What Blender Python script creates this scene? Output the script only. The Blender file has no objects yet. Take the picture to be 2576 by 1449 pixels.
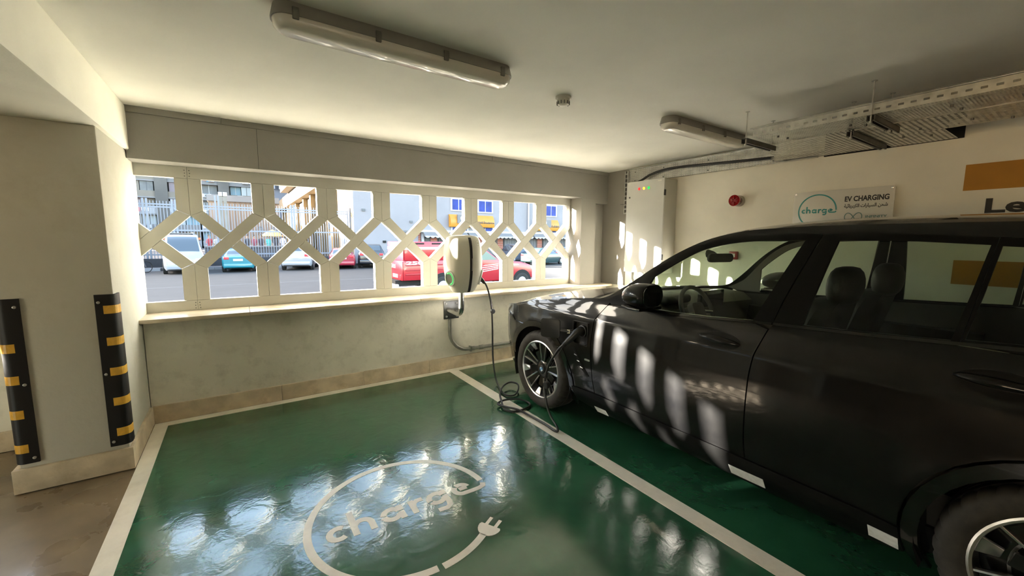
import bpy, bmesh, math, random
from mathutils import Vector, Matrix, geometry
from math import sin, cos, pi, radians, tan, sqrt, atan2
random.seed(7)
SC = bpy.context.scene
COL = SC.collection

# ------------------------------------------------------------------ camera
FPX, CAMH = 1021.05, 1.52
YAW, PITCH, ROLL = radians(34.0177), radians(-6.6887), radians(0.3779)
_f = Vector((sin(YAW)*cos(PITCH), cos(YAW)*cos(PITCH), sin(PITCH)))
_r = Vector((cos(YAW), -sin(YAW), 0)); _u = _r.cross(_f)
_r2 = _r*cos(ROLL)+_u*sin(ROLL); _u2 = -_r*sin(ROLL)+_u*cos(ROLL)
cam_d = bpy.data.cameras.new('camera'); cam = bpy.data.objects.new('camera', cam_d); COL.objects.link(cam)
cam_d.sensor_fit = 'HORIZONTAL'; cam_d.sensor_width = 36; cam_d.lens = FPX/2576*36
cam_d.clip_start = .03; cam_d.clip_end = 500
cam.matrix_world = Matrix(((_r2.x,_u2.x,-_f.x,0),(_r2.y,_u2.y,-_f.y,0),(_r2.z,_u2.z,-_f.z,CAMH),(0,0,0,1)))
SC.camera = cam

# ------------------------------------------------------------------ sky, sun, exposure
SUN_DIR = Vector((1, -.416, -.178))           # the way the light travels
wd = bpy.data.worlds.new('sky'); SC.world = wd; wd.use_nodes = True
wn = wd.node_tree.nodes; wl = wd.node_tree.links; wn.clear()
sky = wn.new('ShaderNodeTexSky'); sky.sky_type = 'NISHITA'; sky.sun_disc = False
sky.sun_elevation = radians(24); sky.sun_rotation = atan2(-SUN_DIR.x, -SUN_DIR.y)
sky.air_density = 1.0; sky.dust_density = 1.5; sky.ozone_density = 1.2
bg = wn.new('ShaderNodeBackground'); bg.inputs['Strength'].default_value = .32
wo = wn.new('ShaderNodeOutputWorld'); tn = wn.new('ShaderNodeMix'); tn.data_type = 'RGBA'; tn.blend_type = 'MULTIPLY'; tn.inputs[0].default_value = 1; tn.inputs[7].default_value = (1.06,.98,.84,1); wl.new(sky.outputs[0], tn.inputs[6]); wl.new(tn.outputs[2], bg.inputs[0]); wl.new(bg.outputs[0], wo.inputs[0])
sun_d = bpy.data.lights.new('sun', 'SUN'); sun_d.energy = 27; sun_d.angle = radians(.6); sun_d.color = (1, .93, .81)
sun = bpy.data.objects.new('sun', sun_d); COL.objects.link(sun)
sun.rotation_euler = SUN_DIR.to_track_quat('-Z', 'Y').to_euler(); sun.location = (-20, 12, 10)
vs = SC.view_settings; vs.view_transform = 'Standard'; vs.look = 'None'; vs.gamma = 1; vs.use_curve_mapping = False
vs.exposure = 2.9
cy = SC.cycles; cy.max_bounces = 10; cy.diffuse_bounces = 7; cy.glossy_bounces = 5; cy.transparent_max_bounces = 14; cy.use_adaptive_sampling = True; cy.adaptive_threshold = .02
cy.use_denoising = True; cy.sample_clamp_indirect = 6; cy.blur_glossy = .5

# ------------------------------------------------------------------ helpers
class MB:
    def __init__(s): s.v = []; s.f = []
    def add(s, vs, fs):
        o = len(s.v); s.v += [tuple(p) for p in vs]; s.f += [tuple(i+o for i in f) for f in fs]; return s
    def box(s, x0, x1, y0, y1, z0, z1):
        return s.add([(x0,y0,z0),(x1,y0,z0),(x1,y1,z0),(x0,y1,z0),(x0,y0,z1),(x1,y0,z1),(x1,y1,z1),(x0,y1,z1)],
                     [(0,3,2,1),(4,5,6,7),(0,1,5,4),(1,2,6,5),(2,3,7,6),(3,0,4,7)])
    def prism(s, poly, ax, a, b):
        # poly in the two other axes (cyclic order x:yz  y:xz  z:xy), extruded a..b along ax
        def P(p, t):
            return (t,p[0],p[1]) if ax=='x' else (p[0],t,p[1]) if ax=='y' else (p[0],p[1],t)
        n = len(poly); vs = [P(p,a) for p in poly]+[P(p,b) for p in poly]
        return s.add(vs, [tuple(range(n))[::-1], tuple(range(n,2*n))]+[(i,(i+1)%n,(i+1)%n+n,i+n) for i in range(n)])
    def tube(s, pts, r, n=10, cap=True):
        pts = [Vector(p) for p in pts]; rings = []; N = len(pts)
        rr = r if isinstance(r, (list,tuple)) else [r]*N
        t0 = (pts[1]-pts[0]).normalized(); up = Vector((0,0,1)) if abs(t0.z) < .9 else Vector((1,0,0))
        a = t0.cross(up).normalized()
        for i in range(N):
            t = (pts[min(i+1,N-1)]-pts[max(i-1,0)]).normalized()
            a = (a-t*a.dot(t)).normalized(); b = t.cross(a)
            rings.append([pts[i]+(a*cos(2*pi*k/n)+b*sin(2*pi*k/n))*rr[i] for k in range(n)])
        vs = [p for q in rings for p in q]; fs = []
        for i in range(N-1):
            for k in range(n): fs.append((i*n+k, i*n+(k+1)%n, (i+1)*n+(k+1)%n, (i+1)*n+k))
        if cap: fs += [tuple(range(n))[::-1], tuple((N-1)*n+k for k in range(n))]
        return s.add(vs, fs)
    def cyl(s, p, q, r, n=16, r2=None): return s.tube([p,q], [r, r if r2 is None else r2], n)
    def lathe(s, prof, o, ax='z', n=32, closed=False):
        vs = []; fs = []; m = len(prof)
        for k in range(n):
            c, d = cos(2*pi*k/n), sin(2*pi*k/n)
            for r, h in prof:
                vs.append((o[0]+h, o[1]+r*c, o[2]+r*d) if ax=='x' else (o[0]+r*c, o[1]+h, o[2]+r*d) if ax=='y' else (o[0]+r*c, o[1]+r*d, o[2]+h))
        for k in range(n):
            for i in range(m-1 if not closed else m):
                j = (i+1) % m; fs.append((k*m+i, k*m+j, ((k+1)%n)*m+j, ((k+1)%n)*m+i))
        return s.add(vs, fs)
    def grid(s, fn, nu, nv):
        vs = [fn(i/nu, j/nv) for i in range(nu+1) for j in range(nv+1)]
        return s.add(vs, [(i*(nv+1)+j, (i+1)*(nv+1)+j, (i+1)*(nv+1)+j+1, i*(nv+1)+j+1) for i in range(nu) for j in range(nv)])
    def loft(s, rings, close=True, cap=True):
        n = len(rings[0]); vs = [p for q in rings for p in q]; fs = []
        for i in range(len(rings)-1):
            for k in range(n if close else n-1):
                fs.append((i*n+k, i*n+(k+1)%n, (i+1)*n+(k+1)%n, (i+1)*n+k))
        if cap: fs += [tuple(range(n))[::-1], tuple((len(rings)-1)*n+k for k in range(n))]
        return s.add(vs, fs)
    def xf(s, m): s.v = [tuple(m @ Vector(p)) for p in s.v]; return s
    def mesh(s, name, bevel=0, seg=2, smooth=None, merge=0):
        me = bpy.data.meshes.new(name); me.from_pydata(s.v, [], s.f)
        bm = bmesh.new(); bm.from_mesh(me)
        if merge: bmesh.ops.remove_doubles(bm, verts=bm.verts, dist=merge)
        bmesh.ops.recalc_face_normals(bm, faces=bm.faces)
        if bevel:
            es = [e for e in bm.edges if len(e.link_faces)==2 and e.calc_face_angle(0) > .5]
            bmesh.ops.bevel(bm, geom=es, offset=bevel, segments=seg, profile=.5, affect='EDGES', clamp_overlap=True)
        bm.to_mesh(me); bm.free()
        if smooth is None: smooth = 35 if bevel else 0
        if smooth:
            me.polygons.foreach_set('use_smooth', [True]*len(me.polygons))
            me.set_sharp_from_angle(angle=radians(smooth))
        me.update(); return me

def obj(name, mb, mat, parent=None, bevel=0, smooth=None, seg=2, loc=None, merge=0):
    me = mb if isinstance(mb, bpy.types.Mesh) else mb.mesh(name, bevel, seg, smooth, merge)
    if mat is not None and not me.materials: me.materials.append(mat)
    o = bpy.data.objects.new(name, me); COL.objects.link(o)
    if parent is not None: o.parent = parent
    if loc is not None: o.location = loc
    return o
def B(x0,x1,y0,y1,z0,z1): return MB().box(x0,x1,y0,y1,z0,z1)
def empty(name, loc, label, cat, group=None, rz=0):
    o = bpy.data.objects.new(name, None); COL.objects.link(o); o.location = loc; o.rotation_euler = (0,0,rz); o.empty_display_size = .1
    return tag(o, label, cat, group)
def tag(o, label, cat, group=None):
    o['label'] = label; o['category'] = cat
    if group: o['group'] = group
    return o
def struct(o, label=None):
    o['kind'] = 'structure'
    if label: o['label'] = label
    return o
def rel(mb, loc):   # move world-space geometry to the frame of an Empty at loc
    mb.v = [(x-loc[0], y-loc[1], z-loc[2]) for x,y,z in mb.v]; return mb
def dup_tree(o, parent=None):
    c = o.copy(); COL.objects.link(c); c.parent = parent
    for ch in list(o.children): dup_tree(ch, c)
    return c
def interp(pts, x):   # smooth monotone-ish piecewise cubic through sorted (x, y)
    if x <= pts[0][0]: return pts[0][1]
    if x >= pts[-1][0]: return pts[-1][1]
    for i in range(len(pts)-1):
        if pts[i][0] <= x <= pts[i+1][0]: break
    def sl(k):
        if k == 0: return (pts[1][1]-pts[0][1])/(pts[1][0]-pts[0][0])
        if k == len(pts)-1: return (pts[-1][1]-pts[-2][1])/(pts[-1][0]-pts[-2][0])
        a = (pts[k][1]-pts[k-1][1])/(pts[k][0]-pts[k-1][0]); b = (pts[k+1][1]-pts[k][1])/(pts[k+1][0]-pts[k][0])
        return 0 if a*b <= 0 else 2*a*b/(a+b)
    h = pts[i+1][0]-pts[i][0]; t = (x-pts[i][0])/h; a, b = sl(i)*h, sl(i+1)*h
    return (2*t**3-3*t*t+1)*pts[i][1]+(t**3-2*t*t+t)*a+(-2*t**3+3*t*t)*pts[i+1][1]+(t**3-t*t)*b
def catmull(pts, n=8):
    P = [Vector(p) for p in pts]; out = []
    for i in range(len(P)-1):
        p0, p1, p2, p3 = P[max(i-1,0)], P[i], P[i+1], P[min(i+2,len(P)-1)]
        for k in range(n):
            t = k/n; out.append(.5*((2*p1)+(p2-p0)*t+(2*p0-5*p1+4*p2-p3)*t*t+(3*p1-p0-3*p2+p3)*t**3))
    return out+[P[-1]]
def rrect(x0, x1, y0, y1, r, n=5):
    out = []
    for cx, cy_, a in ((x1-r,y1-r,0),(x0+r,y1-r,90),(x0+r,y0+r,180),(x1-r,y0+r,270)):
        out += [(cx+r*cos(radians(a+90*k/n)), cy_+r*sin(radians(a+90*k/n))) for k in range(n+1)]
    return out

# ------------------------------------------------------------------ materials
_mats = {}
def mat(name, col, rough=.5, metal=0, var=0, vs=4, bump=0, bs=60, coat=0, emit=0, spec=.5, dirt=None, ds=1.5, da=.5, world=False, detail=6):
    if name in _mats: return _mats[name]
    m = bpy.data.materials.new(name); m.use_nodes = True; nt = m.node_tree; N = nt.nodes; L = nt.links
    b = N['Principled BSDF']; c4 = (*col, 1)
    b.inputs['Base Color'].default_value = c4; b.inputs['Roughness'].default_value = rough; b.inputs['Metallic'].default_value = metal
    b.inputs['Specular IOR Level'].default_value = spec; b.inputs['Coat Weight'].default_value = coat; b.inputs['Coat Roughness'].default_value = .03
    tc = N.new('ShaderNodeNewGeometry').outputs['Position'] if world else N.new('ShaderNodeTexCoord').outputs['Object']
    src = None
    if var:
        n = N.new('ShaderNodeTexNoise'); n.inputs['Scale'].default_value = vs; n.inputs['Detail'].default_value = detail; L.new(tc, n.inputs['Vector'])
        r = N.new('ShaderNodeValToRGB'); e = r.color_ramp.elements
        e[0].position = .3; e[1].position = .7
        e[0].color = (*[max(0,x*(1-var)) for x in col], 1); e[1].color = (*[min(1,x*(1+var)) for x in col], 1)
        L.new(n.outputs['Fac'], r.inputs['Fac']); src = r.outputs['Color']; L.new(src, b.inputs['Base Color'])
    if dirt:
        n = N.new('ShaderNodeTexNoise'); n.inputs['Scale'].default_value = ds; n.inputs['Detail'].default_value = 9; n.inputs['Roughness'].default_value = .68; L.new(tc, n.inputs['Vector'])
        r = N.new('ShaderNodeValToRGB'); e = r.color_ramp.elements; e[0].position = .5; e[1].position = .72; e[1].color = (da,da,da,1)
        L.new(n.outputs['Fac'], r.inputs['Fac'])
        mx = N.new('ShaderNodeMix'); mx.data_type = 'RGBA'; L.new(r.outputs['Color'], mx.inputs[0])
        if src: L.new(src, mx.inputs[6])
        else: mx.inputs[6].default_value = c4
        mx.inputs[7].default_value = (*dirt, 1); L.new(mx.outputs[2], b.inputs['Base Color'])
    if bump:
        n = N.new('ShaderNodeTexNoise'); n.inputs['Scale'].default_value = bs; n.inputs['Detail'].default_value = 4; L.new(tc, n.inputs['Vector'])
        p = N.new('ShaderNodeBump'); p.inputs['Strength'].default_value = bump; p.inputs['Distance'].default_value = .01
        L.new(n.outputs['Fac'], p.inputs['Height']); L.new(p.outputs['Normal'], b.inputs['Normal'])
    if emit: b.inputs['Emission Color'].default_value = c4; b.inputs['Emission Strength'].default_value = emit
    _mats[name] = m; return m
def glass(name, tint, refl=.9, rough=.0):
    m = bpy.data.materials.new(name); m.use_nodes = True; nt = m.node_tree; N = nt.nodes; L = nt.links; N.clear()
    o = N.new('ShaderNodeOutputMaterial'); t = N.new('ShaderNodeBsdfTransparent'); t.inputs[0].default_value = (*tint, 1)
    g = N.new('ShaderNodeBsdfGlossy'); g.inputs['Roughness'].default_value = rough; g.inputs[0].default_value = (refl,refl,refl,1)
    fr = N.new('ShaderNodeFresnel'); gb = N.new('ShaderNodeNewGeometry'); ir = N.new('ShaderNodeMapRange')
    ir.inputs[3].default_value = 1.45; ir.inputs[4].default_value = 1/1.45; L.new(gb.outputs['Backfacing'], ir.inputs[0]); L.new(ir.outputs[0], fr.inputs['IOR'])
    mx = N.new('ShaderNodeMixShader'); L.new(fr.outputs[0], mx.inputs[0]); L.new(t.outputs[0], mx.inputs[1]); L.new(g.outputs[0], mx.inputs[2])
    L.new(mx.outputs[0], o.inputs[0]); _mats[name] = m; return m

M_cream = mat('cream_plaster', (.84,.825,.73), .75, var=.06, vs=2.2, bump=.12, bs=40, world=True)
M_ceil = mat('ceiling_paint', (.86,.85,.79), .8, var=.05, vs=1.6, bump=.1, bs=30, world=True)
M_lower = mat('scuffed_wall_paint', (.77,.745,.64), .7, var=.06, vs=3, bump=.2, bs=30, dirt=(.30,.27,.20), ds=7, da=.34, world=True)
M_header = mat('taupe_grey_paint', (.25,.238,.215), .7, var=.05, vs=2, bump=.1, bs=50, world=True)
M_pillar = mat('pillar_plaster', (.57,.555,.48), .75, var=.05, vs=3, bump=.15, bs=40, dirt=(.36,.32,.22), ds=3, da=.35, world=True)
M_stone = mat('beige_stone', (.62,.52,.37), .45, var=.2, vs=7, bump=.15, bs=60, dirt=(.36,.26,.14), ds=6, da=.6, world=True)
M_sill = mat('sill_marble', (.56,.48,.35), .35, var=.15, vs=6, dirt=(.45,.35,.22), ds=9, da=.4, world=True)
M_grille = mat('screen_panel', (.53,.525,.47), .45, var=.04, vs=3, dirt=(.45,.42,.32), ds=5, da=.2, world=True)
M_white_line = mat('white_road_paint', (.80,.76,.66), .35, var=.06, vs=9, dirt=(.5,.44,.33), ds=3, da=.45, bump=.1, bs=50, world=True)
M_black_rubber = mat('black_rubber', (.009,.009,.0095), .5, bump=.05, bs=90, spec=.35)
M_yellow_tape = mat('yellow_reflective', (.75,.42,.05), .35, var=.12, vs=25, dirt=(.25,.17,.05), ds=14, da=.5)
M_steel = mat('galvanised_steel', (.55,.55,.52), .38, 1, var=.25, vs=14, bump=.05, bs=80)
M_dark_steel = mat('dark_steel', (.16,.16,.155), .42, .9, var=.2, vs=20)
M_chrome = mat('chrome', (.8,.8,.8), .12, 1)
M_conduit = mat('grey_conduit', (.30,.30,.27), .4, .5, var=.15, vs=18)
M_black = mat('black_plastic', (.018,.018,.018), .4)
M_leftwall = mat('grey_brown_paint', (.17,.155,.135), .8, var=.08, vs=2, world=True)
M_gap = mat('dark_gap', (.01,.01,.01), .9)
# ------------------------------------------------------------------ the garage shell
CEIL = 2.52; XR = 4.62; XL = -11.0; YB = -9.0; YW = 4.285; YH = 4.30; YG = 4.53; YO = 4.62; SILL = .885
def floor_mat(name, col, rough, var, vs_, bump, coat, dirt=None, da=.4):
    m = mat(name, col, rough, var=var, vs=vs_, world=True, dirt=dirt, ds=1.3, da=da, coat=coat)
    nt = m.node_tree; N = nt.nodes; L = nt.links; b = N['Principled BSDF']
    g = N.new('ShaderNodeNewGeometry')
    n1 = N.new('ShaderNodeTexNoise'); n1.inputs['Scale'].default_value = 9; n1.inputs['Detail'].default_value = 3; n1.inputs['Distortion'].default_value = .6
    n2 = N.new('ShaderNodeTexNoise'); n2.inputs['Scale'].default_value = 75; n2.inputs['Detail'].default_value = 3
    L.new(g.outputs['Position'], n1.inputs['Vector']); L.new(g.outputs['Position'], n2.inputs['Vector'])
    ad = N.new('ShaderNodeMath'); ad.operation = 'MULTIPLY_ADD'; L.new(n2.outputs['Fac'], ad.inputs[0]); ad.inputs[1].default_value = .12; L.new(n1.outputs['Fac'], ad.inputs[2])
    bp = N.new('ShaderNodeBump'); bp.inputs['Strength'].default_value = bump; bp.inputs['Distance'].default_value = .004
    L.new(ad.outputs[0], bp.inputs['Height']); L.new(bp.outputs['Normal'], b.inputs['Normal']); L.new(bp.outputs['Normal'], b.inputs['Coat Normal'])
    rr = N.new('ShaderNodeMapRange'); n3 = N.new('ShaderNodeTexNoise'); n3.inputs['Scale'].default_value = 2.2; n3.inputs['Detail'].default_value = 7; L.new(g.outputs['Position'], n3.inputs['Vector'])
    L.new(n3.outputs['Fac'], rr.inputs[0]); rr.inputs[1].default_value = .35; rr.inputs[2].default_value = .7; rr.inputs[3].default_value = rough*.7; rr.inputs[4].default_value = rough*1.6
    L.new(rr.outputs[0], b.inputs['Roughness']); b.inputs['Coat Roughness'].default_value = .08
    return m
M_conc = floor_mat('polished_concrete', (.19,.145,.09), .28, .3, 2.5, .25, .15, (.13,.10,.062), .4)
M_green = floor_mat('green_epoxy', (.022,.105,.052), .16, .22, 3, .45, .7, (.012,.05,.028), .5)

struct(obj('floor', B(XL,XR+.2,YB,YO,-.3,0), M_conc), 'polished brown concrete garage floor')
def coat(x0, x1, label): tag(obj('parking_bay_coating', B(x0,x1,-1.2,4.1745,0,.0025), M_green), label, 'floor coating', 'green charging bay floors')
coat(-.5525, 1.956, 'glossy green epoxy floor of the empty charging bay with the painted logo'); coat(2.0685, XR-.001, 'glossy green epoxy floor of the bay under the black car')
def line(poly, label): return tag(obj('bay_line', MB().prism(poly, 'z', .0004, .0045), M_white_line), label, 'floor marking', 'white bay lines')
line([(-.648,-1.2),(-.553,-1.2),(-.553,4.1745),(-.643,4.1745),(-.643,3.52)], 'white painted line along the left edge of the green bay beside the pillar')
line([(1.9565,-1.2),(2.068,-1.2),(2.068,4.175),(1.9565,4.175)], 'white painted line between the empty green bay and the black car')
line([(-.643,4.1755),(4.6,4.1755),(4.6,4.2625),(-.643,4.2625)], 'white painted line along the foot of the window wall')

struct(obj('ceiling', B(XL,XR+.2,YB,YO+.3,CEIL,CEIL+.3), M_ceil), 'pale cream plastered garage ceiling')
struct(obj('wall_right', B(XR,XR+.2,YB,YO+.3,0,CEIL), M_cream), 'cream plaster wall behind the parked black car')
struct(obj('wall_rear', B(XL,XR+.2,YB-.2,YB,0,CEIL), M_leftwall), 'grey brown wall closing the garage behind the viewer')
struct(obj('wall_left', MB().box(XL-.2,XL,.6,YO+.3,0,CEIL).box(XL-.2,XL,YB,-4.8,0,CEIL), M_leftwall), 'grey brown wall at the far left of the garage with the open driveway in it')
# the window wall: two bays with a pillar between them
def bay(x0, x1, side):
    struct(obj('wall_'+side, B(x0,x1,YW,YO,0,.852), M_lower), 'scuffed cream lower wall under the window screen')
    h = struct(obj('trim_header_'+side, B(x0,x1,YH,YO,2.128,2.470), M_header), 'grey painted lintel above the window screen')
    return h
bay(-.66, XR, 'window'); bay(-6.2, -1.15, 'window_left'); struct(obj('wall_far_left', B(XL,-6.75,YW,YO,0,CEIL), M_leftwall), 'blank grey brown wall beyond the left bay')
for i,(a,b) in enumerate(((-.66,-.052),(-.05,2.6),(2.602,XR))):
    obj('lintel_cap', B(a,b,YH-.012+(.006 if i==1 else 0),YO,2.4715,CEIL), M_header, bpy.data.objects['trim_header_window'], bevel=.002)
obj('lintel_cap', B(-6.2,-1.15,YH-.012,YO,2.4715,CEIL), M_header, bpy.data.objects['trim_header_window_left'])
obj('lintel_joint', B(.199,.2015,YH-.0015,YH+.01,2.13,2.468), M_gap, bpy.data.objects['trim_header_window'])
# right jamb of the window and the recess in the corner
struct(obj('trim_jamb', B(4.083,4.362,YH,YO,SILL,2.127), M_header), 'grey painted jamb at the right end of the window screen')
struct(obj('trim_recess', MB().box(4.362,XR,YH+.09,YO,SILL,2.06).box(4.362,XR-.0125,YH,YO,2.0605,2.127), M_header), 'shallow grey recess in the corner beside the window jamb')
struct(obj('trim_corner', B(XR-.012,XR,3.93,YH+.0895,SILL,CEIL), M_header), 'grey painted strip of the right wall next to the corner')
# sill slabs
sl = struct(obj('window_sill', B(-.66,XR,4.20,YO,.852,.858), M_gap), 'beige stone window sill')
xs = [-.70,.06,1.62,3.05,XR]
for a,b in zip(xs,xs[1:]): obj('sill_slab', B(a+.001,b-.001,4.166,YO,.853,SILL), M_sill, sl, bevel=.004)
sl = struct(obj('window_sill_left', B(-6.2,-1.15,4.20,YO,.852,.858), M_gap), 'beige stone sill of the left window')
for k in range(3): obj('sill_slab', B(-6.2+k*1.683+.001,-6.2+(k+1)*1.683-.001,4.166,YO,.853,SILL), M_sill, sl, bevel=.004)
# skirting
def skirt(name, x0, x1, cuts, label):
    sk = struct(obj(name, B(x0,x1,YW-.008,YW,0,.14), M_gap), label)
    cs = [x0]+cuts+[x1]
    for a,b in zip(cs,cs[1:]): obj('skirting_tile', B(a+.001,b-.001,YW-.022,YW-.001,.0046,.150+random.uniform(-.002,.002)), M_stone, sk, bevel=.003)
skirt('baseboard_window', -.65, XR, [.27,1.02,1.745,2.5,3.3], 'beige stone skirting along the window wall')
skirt('baseboard_window_left', -6.2, -1.16, [-4.9,-3.6,-2.4], 'beige stone skirting under the left window')
# pillar + beam
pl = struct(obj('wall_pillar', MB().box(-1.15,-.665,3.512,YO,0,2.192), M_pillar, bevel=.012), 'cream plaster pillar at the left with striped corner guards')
for nm,(a,b,c,d) in {'skirting_tile':(-1.178,-.645,3.488,3.513),'s2':(-.667,-.645,3.5135,4.262),'s3':(-1.178,-1.149,3.5135,4.262)}.items():
    obj('skirting_tile', B(a,b,c,d,.0046,.152), M_stone, pl, bevel=.004)
struct(obj('ceiling_beam', B(-1.15,-.642,YB,YO,2.190,CEIL-.0005), M_cream, bevel=.01), 'cream plaster beam running to the pillar under the ceiling')
# far left pillars and beams of the garage (the next bay)
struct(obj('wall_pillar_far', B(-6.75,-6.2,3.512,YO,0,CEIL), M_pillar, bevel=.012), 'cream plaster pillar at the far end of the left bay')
struct(obj('ceiling_beam_far', B(-6.75,-6.2,YB,3.512,2.19,CEIL-.0005), M_cream), 'cream beam over the left bay')

# ------------------------------------------------------------------ pierced window screens
PER = .5515; HW = .0925; HO = PER/2-HW; ZT, ZB = 2.03, .975; TH = .07
def shrink(poly, d):
    c = Vector((sum(p[0] for p in poly)/len(poly), sum(p[1] for p in poly)/len(poly))); out = []
    n = len(poly); ar = sum(poly[i][0]*poly[(i+1)%n][1]-poly[(i+1)%n][0]*poly[i][1] for i in range(n)); sg = 1 if ar > 0 else -1
    for i in range(n):
        p0, p1, p2 = Vector(poly[i-1]), Vector(poly[i]), Vector(poly[(i+1)%n])
        a = (p1-p0).normalized(); b = (p2-p1).normalized(); na = Vector((-a.y,a.x))*sg; nb = Vector((-b.y,b.x))*sg
        k = max(.3, 1+na.dot(nb)); out.append(tuple(p1+(na+nb)*d/k))
    return out
def screen(x_first, n, label, half_right, bolt_at):
    root = empty('window_screen', (x_first+n*PER/2, YG+TH/2, SILL), label, 'screen', 'pierced screens in the window openings')
    def piece(nm, poly, y0=YG, y1=YG+TH):
        o = obj(nm, rel(MB().prism(shrink(poly,.0011), 'y', y0, y1), root.location), M_grille, root)
        return o
    for k in range(n+1):
        x = x_first+k*PER
        if k > 0:
            piece('post', [(x-HW,1.7598),(x,1.7143),(x,ZT),(x-HW,ZT)]); piece('post', [(x-HW,1.2552),(x-HW,ZB),(x,ZB),(x,1.3008)])
        if k < n:
            piece('post', [(x+HW,1.7598),(x+HW,ZT),(x,ZT),(x,1.7143)]); piece('post', [(x+HW,1.2552),(x,1.3008),(x,ZB),(x+HW,ZB)])
            c = x+PER/2
            piece('strut', [(x,1.3008),(c-HO,1.2552),(x+PER,1.7143),(c+HO,1.7598)])
            piece('strut', [(x,1.7143),(c-.0695,1.5075),(c,1.577),(c-HO,1.7598)])
            piece('strut', [(x+PER,1.3008),(c+.0695,1.5075),(c,1.438),(c+HO,1.2552)])
    xe = x_first+n*PER; cuts = sorted({x_first, xe, *bolt_at})
    for a,b in zip(cuts,cuts[1:]):
        piece('top_rail', [(a,ZT),(b,ZT),(b,2.135),(a,2.135)]); piece('bottom_rail', [(a,SILL),(b,SILL),(b,ZB),(a,ZB)])
    for xb in bolt_at:
        for z0 in (2.05, .905):
            for q in range(3):
                for s in (-1,1):
                    obj('bolt', rel(MB().cyl((xb+s*.016+random.uniform(-.003,.003),YG-.0025,z0+q*.024),(xb+s*.016,YG+.004,z0+q*.024),.0042,8), root.location), M_dark_steel, root)
    return root
screen(-.32-PER, 9, 'cream pierced screen of crossing struts in the window behind the wall charger', True, [-.32])
screen(-6.2+.06, 9, 'cream pierced screen in the window left of the pillar', False, [])
# ------------------------------------------------------------------ the parked car: shape functions (y forward from the front axle, z up, half width outwards)
CAR_X, CAR_Y = 3.128, 2.815
PLAN = [(-3.90,.30),(-3.86,.56),(-3.78,.72),(-3.6,.83),(-3.3,.905),(-2.87,.945),(-2.2,.938),(-1.4,.935),(-.8,.935),(-.35,.945),(0,.948),(.3,.935),(.5,.895),(.65,.835),(.76,.75),(.83,.64),(.87,.50),(.885,.30)]
OFFZ = [(.16,.14),(.22,.095),(.30,.052),(.38,.036),(.46,.018),(.56,.004),(.66,0),(.78,.004),(.87,.014),(.925,.020),(.955,.032),(1.0,.046),(1.06,.062),(1.12,.088),(1.2,.130),(1.3,.186),(1.4,.246),(1.5,.312),(1.58,.372),(1.63,.43),(1.66,.50)]
def car_S(y, z):
    s = interp(PLAN, y)-interp(OFFZ, z)
    for ay in (0, -2.874):
        d = sqrt((y-ay)**2+(z-.36)**2)
        if d < .62: s += .012*(1-max(0,(d-.46)/.16))**2 if d > .46 else .012
    if z > .98 and y > -.6:   # bonnet shoulder rolls inwards
        s -= .25*max(0, z-.98-.0*y)*min(1,(y+.6)/.5)
    return s
def paint_mat():
    m = mat('black_car_paint', (.010,.010,.0115), .34, 0, coat=1.0, spec=.5)
    nt = m.node_tree; N = nt.nodes; L = nt.links; b = N['Principled BSDF']
    tc = N.new('ShaderNodeTexCoord'); mp = N.new('ShaderNodeMapping'); mp.inputs['Scale'].default_value = (1,1.2,1); L.new(tc.outputs['Object'], mp.inputs[0])
    n = N.new('ShaderNodeTexNoise'); n.inputs['Scale'].default_value = 5; n.inputs['Detail'].default_value = 5; n.inputs['Roughness'].default_value = .6; L.new(mp.outputs[0], n.inputs['Vector'])
    r = N.new('ShaderNodeValToRGB'); e = r.color_ramp.elements; e[0].position = .30; e[1].position = .85; e[0].color = (.0025,.0025,.003,1); e[1].color = (.0095,.0092,.009,1)
    L.new(n.outputs['Fac'], r.inputs['Fac']); L.new(r.outputs[0], b.inputs['Base Color'])
    b.inputs['Coat Roughness'].default_value = .035; b.inputs['Coat IOR'].default_value = 1.37
    return m
M_paint = paint_mat(); M_paint.node_tree.nodes['Principled BSDF'].inputs['Specular IOR Level'].default_value = .12
M_trim = mat('gloss_black_trim', (.006,.006,.006), .12, coat=.5)
M_satin = mat('satin_black_trim', (.005,.005,.005), .42, spec=.15)
M_carglass = glass('car_window_glass', (.78,.86,.76))
M_privacy = glass('privacy_glass', (.72,.79,.71))
M_wind = glass('windscreen_glass', (.84,.93,.82))
M_lampglass = glass('lamp_glass', (.85,.87,.9))
M_tyre = mat('tyre_rubber', (.028,.025,.021), .75, var=.25, vs=20, bump=.1, bs=60, dirt=(.075,.062,.045), ds=7, da=.5)
M_rimsilver = mat('machined_alloy', (.62,.62,.63), .28, 1, var=.08, vs=20)
M_rimblack = mat('gloss_black_alloy', (.008,.008,.008), .2, coat=.4)
M_sticker = mat('white_tape', (.72,.73,.72), .5, var=.08, vs=40, dirt=(.4,.38,.33), ds=30, da=.5)
M_int = mat('dark_interior_trim', (.045,.043,.040), .7)
M_intgrey = mat('grey_interior_trim', (.16,.155,.14), .75)
M_headliner = mat('grey_headliner', (.10,.097,.09), .9)
M_seat = mat('black_leather', (.008,.008,.0085), .55, bump=.1, bs=120, spec=.3)

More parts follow.
